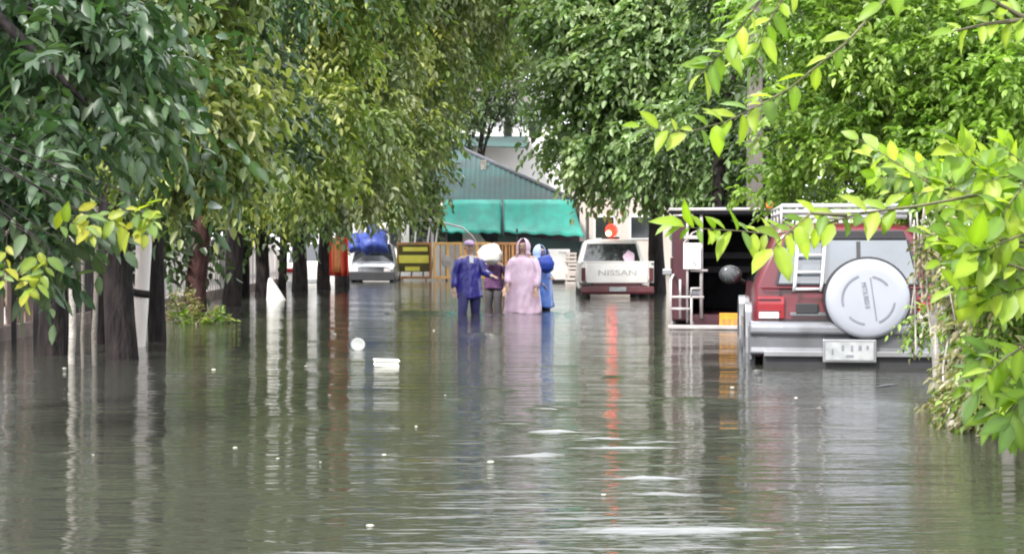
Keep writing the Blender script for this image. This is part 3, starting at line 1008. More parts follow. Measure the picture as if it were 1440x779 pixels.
# plate
m = MB()
m.box((.0, -.225, .575), (.47, .02, .215))
pl = m.build('number_plate', 'steel', suv, bevel=.01)
m = MB()
m.box((0, -.239, .575), (.42, .008, .165))
m.build('plate_face', 'plate_white', pl)
for i, (xx, w_, zz, h_) in enumerate(((-.15, .02, .57, .06), (-.06, .035, .605, .055), (.02, .03, .60, .06), (.09, .045, .605, .05), (.155, .03, .61, .04), (.0, .11, .53, .025))):
    m = MB()
    m.box((xx, -.2445, zz), (w_ * .6, .003, h_ * .9))
    m.build('plate_character', 'cover_mark', pl)
for sx in (-1, 1):
    m = MB()
    m.tube([(sx * .84, 2.55, 1.15), (sx * .93, 2.5, 1.2)], .02, 6)
    m.ell((sx * 1.0, 2.45, 1.24), (.12, .07, .10), 16, 10)
    mi = m.build('side_mirror', 'dark_trim', suv, True)
    m = MB()
    m.ell((sx * 1.0, 2.39, 1.24), (.095, .015, .08), 16, 8)
    m.build('mirror_glass', 'glass', mi, True)

# --- maroon truck with open back
TY = 23.6
trk = thing('open_truck', 'maroon passenger truck with an open dark back and pale tube rails', 'truck', atw(1020, TY, -DEPTH), R(-7))
W2 = .74
G = DEPTH
m = MB()
m.box((0, 1.6, .56), (2 * W2, 3.2, .08))
m.build('floor', 'maroon_old', trk, bevel=.01)
for sx in (-1, 1):
    m = MB()
    m.box((sx * W2, 1.62, 1.0), (.04, 3.16, .8))
    m.build('side_panel', 'maroon_old', trk, bevel=.01)
m = MB()
m.box((0, 3.2, 1.3), (2 * W2, .04, 1.42))
m.build('bulkhead', 'interior', trk)
for sx in (-1, 1):
    m = MB()
    m.box((sx * (W2 - .005), 1.7, 1.72), (.02, 3.0, .62))
    m.build('side_curtain', 'interior', trk)
m = MB()
m.loft([[(x * W2 * 1.03, y, 2.04 + .06 * (1 - x * x) + dz) for x in (-1, -.6, 0, .6, 1)] + [(x * W2 * 1.03, y, 2.0 + dz) for x in (1, -1)] for y, dz in ((-.12, 0), (3.3, 0))])
m.build('canopy_roof', 'interior', trk, bevel=.01)
m = MB()
m.tube([(-W2 - .02, -.14, 2.06), (W2 + .02, -.14, 2.06)], .022, 8)
for sx in (-1, 1):
    m.tube([(sx * (W2 + .02), -.14, 2.06), (sx * (W2 + .02), 3.2, 2.06)], .02, 8)
m.build('roof_rim', 'pale_tube', trk, True)
for x in (-.33, W2 - .18):
    m = MB()
    m.tube([(x, -.06, .56), (x, -.06, 2.03)], .024, 8)
    m.build('door_post', 'pale_tube', trk, True)
m = MB()   # maroon corner panel left of the opening
m.box((-.62, -.02, 1.25), (.2, .03, 1.42))
m.build('corner_panel', 'maroon_old', trk, bevel=.01)
m = MB()   # rails
L_ = -W2
for pts_ in ([(L_, -.34, .42), (L_, -.34, 1.1), (L_ + .03, -.2, 1.16), (L_ + .03, -.05, 1.16)], [(L_ + .28, -.34, .42), (L_ + .28, -.34, .86), (L_ + .28, -.1, .86)],
             [(L_, -.34, .86), (L_ + .45, -.34, .86)], [(L_ + .22, -.1, .5), (L_ + .22, -.1, 1.98)], [(L_, -.34, .7), (L_ + .28, -.34, .7)],
             [(L_ + .26, -.1, 1.22), (L_ + .5, -.1, 1.22)], [(L_ + .02, -.1, 1.98), (L_ + .3, -.1, 1.98)], [(L_ + .28, -.34, .86), (L_ + .28, -.34, .98), (L_ + .41, -.34, .98)],
             [(L_ + .12, -.12, .56), (L_ + .12, -.12, 1.1)]):
    m.tube(pts_, .018, 7)
m.build('hand_rail', 'pale_tube', trk, True)
m = MB()
m.box((.1, -.3, .455), (1.75, .32, .04))
m.box((.02, -.47, .455), (1.55, .03, .05))
m.build('rear_step', 'pale_tube', trk, bevel=.008)
m = MB()
m.box((.12, -.03, .535), (1.1, .03, .16))
m.build('rear_skirt', 'maroon_old', trk)
m = MB()
m.box((-.455, -.14, 1.42), (.24, .012, .36))
pc = m.build('placard', 'white_paint', trk, bevel=.004)
for xx, zz, w_, h_ in ((-.43, 1.33, .05, .05), (-.41, 1.30, .03, .04), (-.50, 1.35, .03, .02)):
    m = MB()
    m.box((xx, -.148, zz), (w_, .004, h_))
    m.build('placard_mark', 'grey_ink', pc)
m = MB()
m.tube([(-.57, -.14, 1.6), (-.45, -.12, 1.74), (-.34, -.14, 1.78)], .012, 6)
m.box((-.455, -.135, 1.68), (.23, .02, .05))
m.build('placard_bracket', 'pale_tube', trk)
m = MB()
m.box((.10, -.46, .545), (.36, .012, .21))
yp = m.build('number_plate', 'plate_yellow', trk, bevel=.006)
m = MB()
for i in range(4):
    m.box((-.02 + i * .075, -.468, .525), (.04, .004, .085))
m.build('plate_character', 'barrier_rust', yp)
for sx in (-1, 1):
    m = MB()
    m.box((sx * .5, 1.6, .9), (.34, 3.0, .07))
    m.box((sx * .66, 1.6, 1.2), (.05, 3.0, .35))
    m.build('bench', 'bench', trk, bevel=.02)
m = MB()
m.box((.05, 2.9, 1.42), (1.0, .05, .1))
m.box((.05, 2.9, 1.2), (1.0, .05, .1))
m.build('back_board', 'bench', trk, bevel=.01)
m = MB()
m.box((.6, -.15, 2.12), (.1, .08, .1))
m.build('marker_lamp', 'amber_lens', trk, bevel=.02)
m = MB()
m.loft([car_ring(3.3, .55, 1.15, 1.75, .72, .72, .62), car_ring(4.1, .5, 1.15, 1.72, .72, .72, .6), car_ring(4.6, .5, 1.05, 1.1, .7, .7, .6), car_ring(5.3, .5, .9, .95, .66, .66, .55)])
m.build('cab', 'maroon_old', trk, True, bevel=.02)
for sx in (-1, 1):
    for yy in (1.0, 4.5):
        wheel(trk, sx * .64, yy, .34, .34, .2)
m = MB()
m.tube([(-W2 - .02, .0, 1.18), (-W2 - .1, -.02, 1.2)], .02, 6)
m.box((-W2 - .06, -.03, 1.2), (.13, .04, .08))
m.build('side_lamp', 'steel', trk, bevel=.01)

# --- white pickup
PY = 38.6
pk = thing('white_pickup', 'white pickup truck seen from behind with a red beacon on its cab', 'pickup', atw(868, PY, -DEPTH), 0)
m = MB()
for sx in (-1, 1):
    m.box((sx * .80, 1.1, .98), (.06, 2.2, .46))
m.box((0, 1.1, .8), (1.6, 2.2, .06))
m.box((0, 2.2, .98), (1.6, .05, .46))
m.build('cargo_bed', 'white_paint', pk, bevel=.015)
m = MB()
m.box((0, -.02, .98), (1.40, .05, .46))
tg = m.build('tailgate', 'white_paint', pk, bevel=.02)
m = MB()
m.box((0, -.01, 1.225), (1.66, .08, .035))
m.build('tailgate_rail', 'white_paint', tg, bevel=.01)
text('tailgate_lettering', 'NISSAN', .17, 'grey_ink', tg, (0, -.047, .98), (R(90), 0, 0), .002, 1.55, .003)
m = MB()
m.loft([car_ring(2.25, .6, 1.2, 1.72, .78, .78, .62, .06), car_ring(2.4, .55, 1.2, 1.75, .79, .79, .63), car_ring(3.2, .55, 1.18, 1.75, .79, .79, .63),
        car_ring(3.8, .55, 1.1, 1.15, .79, .78, .68), car_ring(4.8, .55, .98, 1.02, .76, .74, .62)])
m.build('cab', 'white_paint', pk, True, bevel=.02)
m = MB()
m.hexa([(-.68, 2.243, 1.24), (.68, 2.243, 1.24), (.68, 2.28, 1.24), (-.68, 2.28, 1.24), (-.58, 2.29, 1.65), (.58, 2.29, 1.65), (.58, 2.32, 1.65), (-.58, 2.32, 1.65)])
m.build('rear_window', 'glass', pk)
m = MB()
m.tube([(-.7, 2.1, .98), (-.7, 2.1, 1.3), (-.58, 2.12, 1.72), (.58, 2.12, 1.72), (.7, 2.1, 1.3), (.7, 2.1, .98)], .022, 8)
m.build('roll_bar', 'white_paint', pk, True)
for sx in (-1, 1):
    m = MB()
    m.box((sx * .765, -.03, .95), (.095, .05, .3))
    m.build('taillight', 'brown_bumper', pk, bevel=.012)
m = MB()
m.loft([[(x, y, z) for y, z in ((-.16, .5), (-.18, .56), (-.16, .68), (.06, .68), (.06, .5))] for x in np.linspace(-.82, .82, 5)])
m.build('rear_bumper', 'brown_bumper', pk, bevel=.02)
m = MB()
m.box((0, -.01, .72), (1.1, .04, .06))
m.build('bed_sill', 'maroon_old', pk)
m = MB()
m.box((.0, -.19, .62), (.38, .012, .10))
m.build('number_plate', 'plate_white', pk)
for sx in (-1, 1):
    for yy in (1.0, 3.9):
        wheel(pk, sx * .68, yy, .34, .34, .2)
m = MB()
m.box((0, 2.7, 1.79), (.42, .22, .05))
bc = m.build('beacon', 'dark_trim', pk, bevel=.01)
m = MB()
m.ell((.03, 2.7, 1.97), (.15, .11, .16), 18, 12)
m.build('red_dome', 'beacon_red', bc, True)
m = MB()
m.ell((-.05, 2.57, 1.9), (.07, .05, .07), 16, 10)
m.build('front_lamp', 'beacon_core', bc, True)
m = MB()    # something pink hung inside the rear window
m.ell((.42, 2.15, 1.34), (.14, .06, .14), 14, 10, fn=lambda d: 1 + .12 * math.sin(5 * d.x + 3 * d.z))
tag(m.build('cloth_bundle', 'rain_pink', None, True, loc=pk.location), 'small pink cloth bundle on the white pickup bed', 'bundle')


def simple_car(lab, loc, rz, col, L=4.1, H=1.45, W=.80, van=False, cat='car', name='parked_car'):
    root = thing(name, lab, cat, loc, rz)
    bt = H * .62
    if van:
        rg = [car_ring(0, .4, bt, H - .04, W - .03, W - .02, W - .18, .05), car_ring(.15, .35, bt, H, W, W, W - .14), car_ring(L * .66, .35, bt, H, W, W, W - .14),
              car_ring(L * .88, .35, bt - .05, bt + .05, W, W - .02, W - .1), car_ring(L, .4, bt - .3, bt - .2, W - .1, W - .1, W - .18)]
        wins = ((.3, L * .3), (L * .33, L * .62))
        t0, t1 = L * .66, L * .88
    else:
        rg = [car_ring(0, .4, bt * .92, bt * .96, W - .06, W - .06, W - .14), car_ring(.35, .32, bt, bt + .03, W, W - .02, W - .12), car_ring(.95, .3, bt, H, W, W, W - .2),
              car_ring(L * .52, .3, bt, H, W, W, W - .2), car_ring(L * .72, .3, bt - .02, bt + .03, W, W - .02, W - .1), car_ring(L - .1, .35, bt - .18, bt - .14, W - .06, W - .08, W - .16)]
        wins = ((1.0, L * .36), (L * .38, L * .52))
        t0, t1 = L * .52, L * .72
    MB().loft(rg).build('body', col, root, True, bevel=.02)
    for sx in (-1, 1):
        for a, b in wins:
            m = MB()
            side_glass(m, (a, bt, H, W, W - .2 + (.06 if van else 0)), (b, bt, H, W, W - .2 + (.06 if van else 0)), sx)
            m.build('side_window', 'glass', root)
    m = MB()
    wt = W - (.14 if van else .2)
    m.hexa([(-W + .1, t1 - .0, bt + .05), (W - .1, t1 - .0, bt + .05), (W - .1, t1 + .02, bt + .07), (-W + .1, t1 + .02, bt + .07),
            (-wt + .04, t0 + .04, H - .02), (wt - .04, t0 + .04, H - .02), (wt - .04, t0 + .06, H - .0), (-wt + .04, t0 + .06, H - .0)])
    m.build('windscreen', 'glass', root)
    m = MB()
    if van:
        m.hexa([(-W + .2, -.012, bt + .04), (W - .2, -.012, bt + .04), (W - .2, .02, bt + .04), (-W + .2, .02, bt + .04),
                (-wt + .06, .03, H - .14), (wt - .06, .03, H - .14), (wt - .06, .06, H - .14), (-wt + .06, .06, H - .14)])
    else:
        m.hexa([(-W + .14, .37, bt + .05), (W - .14, .37, bt + .05), (W - .14, .39, bt + .04), (-W + .14, .39, bt + .04),
                (-wt + .05, .90, H - .04), (wt - .05, .90, H - .04), (wt - .05, .92, H - .05), (-wt + .05, .92, H - .05)])
    m.build('rear_window', 'glass', root)
    for yy, nm, mm in ((-.01, 'taillight', 'red_lens'), (L - .08, 'headlight', 'clear_lens')):
        for sx in (-1, 1):
            m = MB()
            m.box((sx * (W - .2), yy, bt * .82), (.2, .06, .12))
            m.build(nm, mm, root, bevel=.015)
    for yy in (-.04, L + .0):
        m = MB()
        m.box((0, yy, .48), (2 * W - .1, .16, .2))
        m.build('bumper', col, root, bevel=.03)
    m = MB()
    m.box((0, -.13, .55), (.36, .01, .11))
    m.build('number_plate', 'plate_white', root)
    for sx in (-1, 1):
        for yy in (.75, L - .85):
            wheel(root, sx * (W - .12), yy, .3, .31, .2)
    return root


simple_car('white car parked at the far end of the left fence, glimpsed between trunks', (*atw(437, 52)[:2], -DEPTH), R(6), 'white_paint', H=1.72, W=.82)
simple_car('tall white van standing side-on under the teal awning behind the barriers', (*atw(566, 64.5)[:2], -DEPTH), R(-90), 'white_paint', L=3.7, H=2.72, W=.85, van=True,
           cat='van', name='white_van')

# pale pickup front with blue bundle
fp = thing('flat_pickup', 'pale flat pickup facing the street beside the orange sheet', 'pickup', (*atw(522, 57.5)[:2], -DEPTH), R(180))
m = MB()
m.loft([car_ring(-4.0, .5, .9, .95, .7, .7, .6), car_ring(-2.2, .45, 1.0, 1.05, .78, .76, .66), car_ring(-2.0, .45, 1.0, 1.7, .78, .76, .6), car_ring(-1.2, .45, 1.0, 1.72, .78, .76, .62),
        car_ring(-.75, .45, .98, 1.1, .78, .76, .68), car_ring(.0, .5, .85, .93, .74, .72, .62)])
m.build('body', 'silver', fp, True, bevel=.02)
m = MB()
m.box((0, .06, .62), (1.6, .16, .3))
m.build('front_bumper', 'dark_trim', fp, bevel=.03)
for sx in (-1, 1):
    m = MB()
    m.box((sx * .55, .02, .82), (.24, .06, .12))
    m.build('headlight', 'clear_lens', fp, bevel=.02)
    for yy in (-.8, -3.2):
        wheel(fp, sx * .68, yy, .33, .34, .2)
m = MB()
m.hexa([(-.7, -.8, 1.1), (.7, -.8, 1.1), (.7, -.78, 1.13), (-.7, -.78, 1.13), (-.56, -1.18, 1.66), (.56, -1.18, 1.66), (.56, -1.16, 1.69), (-.56, -1.16, 1.69)])
m.build('windscreen', 'glass', fp)
m = MB()


def lump(d):
    return 1 + .13 * math.sin(4 * d.x + 2 * d.z) + .1 * math.sin(7 * d.z + 3 * d.y) + .07 * math.sin(11 * d.x)


bl = at(526, 338, 57.2)
m.ell((0, 0, 0), (.5, .42, .5), 26, 16, fn=lump)
m.ell((-.62, .05, -.12), (.3, .3, .32), 18, 12, fn=lump)
tag(m.build('tarpaulin_bundle', 'blue_tarp', None, True, loc=bl), 'lumpy blue tarpaulin bundle lying on the pale flat pickup', 'bundle')
m = MB()
m.ell((0, 0, 0), (.34, .3, .27), 18, 12, fn=lump)
tag(m.build('white_bag', 'sack_white', None, True, loc=at(536, 318, 57.4)), 'white plastic bag on top of the blue tarpaulin bundle', 'bag')
m = MB()
m.ell((0, 0, 0), (.3, .3, .4), 18, 12, fn=lump)
tag(m.build('white_bag', 'sack_white', None, True, loc=at(501, 325, 57.8)), 'white plastic bag left of the blue tarpaulin bundle', 'bag')

# orange sheet between trunks
m = MB()
tp, bt_ = at(476, 334, 46.4), at(476, 388, 46.4)
n = 28
rgs = []
for z in np.linspace(bt_.z, tp.z, 8):
    row = []
    for i in range(n + 1):
        u = i / n
        x = (-.24 + .5 * u)
        y = .045 * math.sin(u * 17 + z * .8) + .02 * math.sin(u * 39) + .25 * (u - .3) ** 2
        row.append((x, y, z - tp.z))
    rgs.append(row)
m.loft(rgs, cap=False, closed=False)
sheet = m.build('hanging_sheet', 'cone_red', None, True, loc=(tp.x, tp.y, tp.z), solid=.012)
tag(sheet, 'red plastic sheet with an orange strip, hung between the two far trunks', 'sheet')
m = MB()
rgs = []
for z in np.linspace(bt_.z + .1, tp.z - .04, 6):
    rgs.append([(-.15 + .24 * u, -.12 + .03 * math.sin(u * 9), z - tp.z) for u in np.linspace(0, 1, 8)])
m.loft(rgs, cap=False, closed=False)
m.build('orange_strip', 'cone_orange', sheet, True, solid=.012)

# ------------------------------------------------------------------ barriers
BG = 'street barriers before the awning'


def barrier(lab, px0, px1, Y, mname, boards=0, slats=0):
    a, b = atw(px0, Y, -DEPTH), atw(px1, Y, -DEPTH)
    w = b.x - a.x
    root = thing('street_barrier', lab, 'barrier', ((a.x + b.x) / 2, Y, -DEPTH), 0, BG)
    z0, z1 = .52, 1.72
    m = MB()
    t_ = .09
    m.box((0, 0, z1), (w, .06, t_))
    m.box((0, 0, z0), (w, .06, t_))
    for sx in (-1, 1):
        m.box((sx * (w / 2 - t_ / 2), 0, (z0 + z1) / 2), (t_, .06, z1 - z0 - t_ - .004))
    m.build('frame', mname, root, bevel=.008)
    for sx in (-1, 1):
        m = MB()
        m.box((sx * (w / 2 - .2), 0, .03), (.08, .6, .06))
        m.box((sx * (w / 2 - .2), 0, .265), (.07, .06, .42))
        m.build('leg', mname, root, bevel=.008)
    for i in range(slats):
        x = -w / 2 + w * (i + 1) / (slats + 1)
        m = MB()
        m.box((x, 0, (z0 + z1) / 2), (.05 + .05 * (i % 2), .04, z1 - z0 - t_ - .004))
        m.build('bar', mname if i % 2 else 'barrier_rust', root)
    return root


b1 = barrier('orange barrier carrying the dark board with yellow plates', 558, 607, 60.5, 'barrier_rust')
m = MB()
m.box((0, -.06, 1.2), (1.1, .03, .95))
bd = m.build('board', 'sign_dark', b1)
for z, x0, x1, h in ((1.52, -.40, .48, .15), (1.17, -.54, .52, .28), (.83, -.32, .2, .15)):
    m = MB()
    m.box(((x0 + x1) / 2, -.09, z), (x1 - x0, .02, h))
    m.build('yellow_plate', 'sign_yellow', bd, bevel=.005)
b2 = barrier('orange framed barrier next to the person in navy', 609, 650, 60.2, 'barrier_orange', slats=3)
m = MB()
m.ell((-.05, -.07, 1.1), (.16, .02, .22), 14, 8)
m.build('pale_patch', 'stone_pale', b2, True)
b3 = barrier('orange framed barrier behind the white sack', 652, 690, 60.4, 'barrier_orange', slats=3)
b4 = barrier('rusty slatted barrier behind the pink raincoat', 692, 731, 60.6, 'barrier_rust', slats=7)

sf = thing('stall_frame', 'white slanted tube frame rising behind the barrier with yellow plates', 'frame', (*atw(615, 61.1)[:2], -DEPTH))
B0 = Vector(sf.location)
for nm_, pts_ in (('roof_tube', [(578, 308), (600, 308), (650, 320), (664, 332), (674, 349)]), ('upright', [(594, 392), (606, 309)]), ('upright', [(605, 392), (617, 312)]),
                  ('upright', [(578, 392), (585, 325)]), ('upright', [(676, 392), (673, 347)])):
    m = MB()
    P_ = [at(px, py, 61.1) - B0 for px, py in pts_]
    m.tube(P_, .032 if nm_ == 'roof_tube' else .03, 8)
    m.build(nm_, 'pale_tube', sf, True)

# white board right of people
wb = thing('notice_board', 'blank bright white board standing in water behind the blue raincoat', 'board', (*atw(786, 55)[:2], -DEPTH))
m = MB()
m.box((0, 0, 1.03), (.70, .05, .98))
m.build('panel', 'white_paint', wb, bevel=.01)
for sx in (-1, 1):
    m = MB()
    m.tube([(sx * .28, .05, 0), (sx * .28, .05, 1.5)], .025, 8)
    m.build('leg', 'grey_pole', wb, True)
m = MB()
m.box((0.12, -.03, 1.42), (.25, .015, .06))
m.build('label_strip', 'grey_ink', wb)

# junk right of board: pale crates
for i, (px, py, w, d, h, lab) in enumerate(((806, 392, .5, .4, .35, 'lower pinkish crate in the pile left of the white pickup'),
                                            (808, 377, .42, .36, .32, 'middle pinkish crate in the pile left of the white pickup'),
                                            (803, 362, .34, .3, .32, 'top pinkish crate in the pile left of the white pickup'))):
    p = at(px, py, 55)
    m = MB()
    for z in np.linspace(-h / 2 + .04, h / 2 - .04, 3):
        m.box((0, -d / 2, z), (w, .02, h / 3 * .7))
        m.box((0, d / 2, z), (w, .02, h / 3 * .7))
        m.box((-w / 2, 0, z), (.02, d - .03, h / 3 * .7))
        m.box((w / 2, 0, z), (.02, d - .03, h / 3 * .7))
    for sx in (-1, 1):
        for sy in (-1, 1):
            m.box((sx * (w / 2 - .03), sy * (d / 2 - .03), 0), (.04, .035, h))
    m.box((0, 0, -h / 2 + .02), (w - .05, d - .05, .02))
    tag(m.build('crate', 'house_beige', None, loc=p), lab, 'crate', 'crates left of the white pickup')

# ------------------------------------------------------------------ awning building
aw = thing('market_shed', 'grey hipped shed with a teal tarpaulin awning at the end of the street', 'shed', (*atw(712, 63)[:2], -.2))
B0 = Vector(aw.location)


def loc(px, py, Y):
    return at(px, py, Y) - B0


e0, e1 = loc(560, 283, 63), loc(806, 284, 63)
r0, r1 = loc(575, 203, 68.3), loc(650, 211, 68.3)
h1 = loc(650, 211, 68.3)
bk = e1 + Vector((0.3, 9, 0))
hp = loc(795, 262, 64)
m = MB()
n = 34
for i in range(n):   # corrugated front plane: strips between eaves and ridge/hip
    ta, tb_ = i / n, (i + 1) / n

    def topat(t):
        x = e0.x + (e1.x - e0.x) * t
        k = (h1.x - e0.x) / (e1.x - e0.x)
        if t <= k:
            return Vector((x, r0.y, r1.z))
        s = (t - k) / (1 - k)
        return h1.lerp(e1 + Vector((.05, .05, .02)), s)
    a, b = e0.lerp(e1, ta), e0.lerp(e1, tb_)
    c, d = topat(tb_), topat(ta)
    mid0, mid1 = a.lerp(b, .5) + Vector((0, 0, .016)), d.lerp(c, .5) + Vector((0, 0, .016))
    m.add([a, mid0, mid1, d], [(0, 1, 2, 3)])
    m.add([mid0, b, c, mid1], [(0, 1, 2, 3)])
m.build('roof', 'roof_grey', aw, solid=.02)
m = MB()
m.add([e1 + Vector((.05, .05, .02)), bk, h1 + Vector((0, 4, 0)), h1], [(0, 1, 2, 3)])
m.build('side_roof', 'roof_dark', aw, solid=.03)
m = MB()
m.tube([h1 + Vector((0, -.03, .04)), e1 + Vector((.06, 0, .06))], .09, 8)
m.tube([r0 + Vector((0, 0, .1)), h1 + Vector((0, -.03, .04))], .09, 8)
m.build('ridge_cap', 'roof_dark', aw, True)
m = MB()
m.box(loc(680, 234, 66.3) + Vector((0, 0, 0)), (.22, .3, .45))
m.build('roof_vent', 'stone_pale', aw, bevel=.02)
for (p0, p1) in ((622, 705), (708, 823)):
    m = MB()
    rgs = []
    nn = 26
    for j in range(9):
        t = j / 8
        row = []
        for i in range(nn + 1):
            u = i / nn
            ptop = loc(p0 + (min(p1, 806) - p0) * u, 281, 62.9)
            pbot = loc(p0 + (p1 - p0) * u, 327 + 6 * (u if p1 > 800 else .2 * u), 61.6)
            q = ptop.lerp(pbot, t)
            q.z += -.17 * math.sin(math.pi * t) * (0.6 + .4 * math.sin(u * 7)) + .03 * t * math.sin(u * 30)
            row.append(q)
        rgs.append(row)
    m.loft(rgs, cap=False, closed=False)
    m.build('tarpaulin_awning', 'teal_tarp', aw, True, solid=.006)
m = MB()
a, b = loc(706.5, 276, 62.75), loc(707.5, 331, 61.5)
m.tube([a, a.lerp(b, .5), b], .035, 8)
m.build('awning_cord', 'roof_dark', aw, True)
for px in (826, 628, 727):
    m = MB()
    t_ = loc(px, 298 if px == 826 else 322, 61.7)
    m.tube([(t_.x, t_.y, -.2), (t_.x, t_.y, t_.z)], .06 if px == 826 else .04, 8)
    m.build('post', 'dark_pole', aw, True)
m = MB()
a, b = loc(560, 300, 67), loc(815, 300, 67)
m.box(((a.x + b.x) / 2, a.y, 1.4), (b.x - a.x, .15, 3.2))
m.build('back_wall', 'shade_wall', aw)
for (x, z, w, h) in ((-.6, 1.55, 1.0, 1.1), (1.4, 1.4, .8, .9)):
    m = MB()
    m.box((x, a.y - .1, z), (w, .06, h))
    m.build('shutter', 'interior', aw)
m = MB()
m.loft([[loc(px, py, 61.9) + Vector((0, dy, 0)) for dy in (0, .05)] + [loc(px, py + 14, 62.0) + Vector((0, dy, 0)) for dy in (.05, 0)] for px, py in ((700, 328), (730, 331), (775, 337), (822, 340))])
m.build('lower_flap', 'roof_grey', aw)

# houses behind
ho = thing('pale_house', 'pale two-storey house glimpsed above the shed roof', 'house', (*atw(690, 86)[:2], .2))
B0 = Vector(ho.location)
m = MB()
a, b = loc(596, 0, 86), loc(790, 0, 86)
zt = loc(0, 150, 86).z
m.box(((a.x + b.x) / 2, 2, zt / 2), (b.x - a.x, 4, zt))
m.build('wall', 'house_white', ho)
m = MB()
c = (a.x + b.x) / 2
hw = (b.x - a.x) / 2 + .3
m.loft([[(c - hw, y, zt + .02), (c, y, zt + 1.9), (c + hw, y, zt + .02)] for y in (-.9, 4.4)])
m.build('roof', 'roof_tile', ho, bevel=.03)
for px, py, w, h in ((714, 182, 9, 20), (648, 197, 8, 17), (672, 172, 10, 18), (750, 182, 10, 20), (690, 140, 14, 14)):
    p = loc(px, py, 85.97)
    s_ = 86 / F
    m = MB()
    m.box((p.x, -.0, p.z), (w * s_ + .1, .08, h * s_ + .1))
    fr = m.build('window', 'grey_pole', ho)
    m = MB()
    m.box((p.x, -.03, p.z), (w * s_, .06, h * s_))
    m.build('pane', 'glass', fr)
m = MB()
for px0, px1, py0, py1 in ((650, 742, 205, 192), (600, 665, 213, 202)):
    p, q = loc(px0, py0, 82), loc(px1, py0 + 2, 82)
    p2, q2 = loc(px0, py1, 86), loc(px1, py1, 86)
    m.add([p, q, q2, p2], [(0, 1, 2, 3)])
m.build('lean_to_roof', 'roof_grey', ho, solid=.06)

hb = thing('beige_building', 'plain beige wall and building behind the white pickup', 'building', (*atw(880, 72)[:2], -.1))
B0 = Vector(hb.location)
m = MB()
a, b = loc(795, 0, 72), loc(1010, 0, 72)
m.box(((a.x + b.x) / 2, 2, 2.2), (b.x - a.x, 4, 4.4))
m.build('wall', 'house_beige', hb)
m = MB()
m.box(((a.x + b.x) / 2, 2, 4.5), (b.x - a.x + .4, 4.4, .16))
m.build('roof', 'roof_tile', hb, bevel=.02)
for px in (850, 900, 960):
    p = loc(px, 320, 72)
    m = MB()
    m.box((p.x, -.01, p.z), (.9, .06, 1.0))
    fr = m.build('window', 'house_white', hb)
    m = MB()
    m.box((p.x, -.03, p.z), (.76, .06, .86))
    m.build('pane', 'glass', fr)

hw_ = thing('white_building', 'low white building behind the blue bundle and the far trunks', 'building', (*atw(500, 74)[:2], -.1))
B0 = Vector(hw_.location)
m = MB()
a, b = loc(395, 0, 74), loc(600, 0, 74)
m.box(((a.x + b.x) / 2, 2, 1.9), (b.x - a.x, 4, 3.8))
m.build('wall', 'house_white', hw_)
m = MB()
m.box(((a.x + b.x) / 2, 1.8, 3.9), (b.x - a.x + .5, 4.8, .16))
m.build('roof', 'roof_tile', hw_, bevel=.02)
for px in (430, 485, 560):
    p = loc(px, 325, 74)
    m = MB()
    m.box((p.x, -.01, p.z - .2), (.8, .06, 1.0))
    fr = m.build('window', 'grey_pole', hw_)
    m = MB()
    m.box((p.x, -.03, p.z - .2), (.68, .06, .88))
    m.build('pane', 'glass', fr)


# ------------------------------------------------------------------ people
def skin_body(root, joints, edges, radii, mname='skin'):
    me = bpy.data.meshes.new('body')
    me.from_pydata(joints, edges, [])
    o = bpy.data.objects.new('body', me)
    COL.objects.link(o)
    o.parent = root
    md = o.modifiers.new('skin', 'SKIN')
    sv = me.skin_vertices[0].data if me.skin_vertices else None
    if sv is None:
        bpy.context.view_layer.objects.active = o
        o.select_set(True)
        bpy.ops.mesh.customdata_skin_add()
        sv = me.skin_vertices[0].data
    for i, r in enumerate(radii):
        sv[i].radius = (r, r) if not hasattr(r, '__len__') else r
    sv[0].use_root = True
    o.modifiers.new('sub', 'SUBSURF').levels = 1
    o.modifiers['sub'].render_levels = 2
    me.materials.append(MATS[mname])
    return o


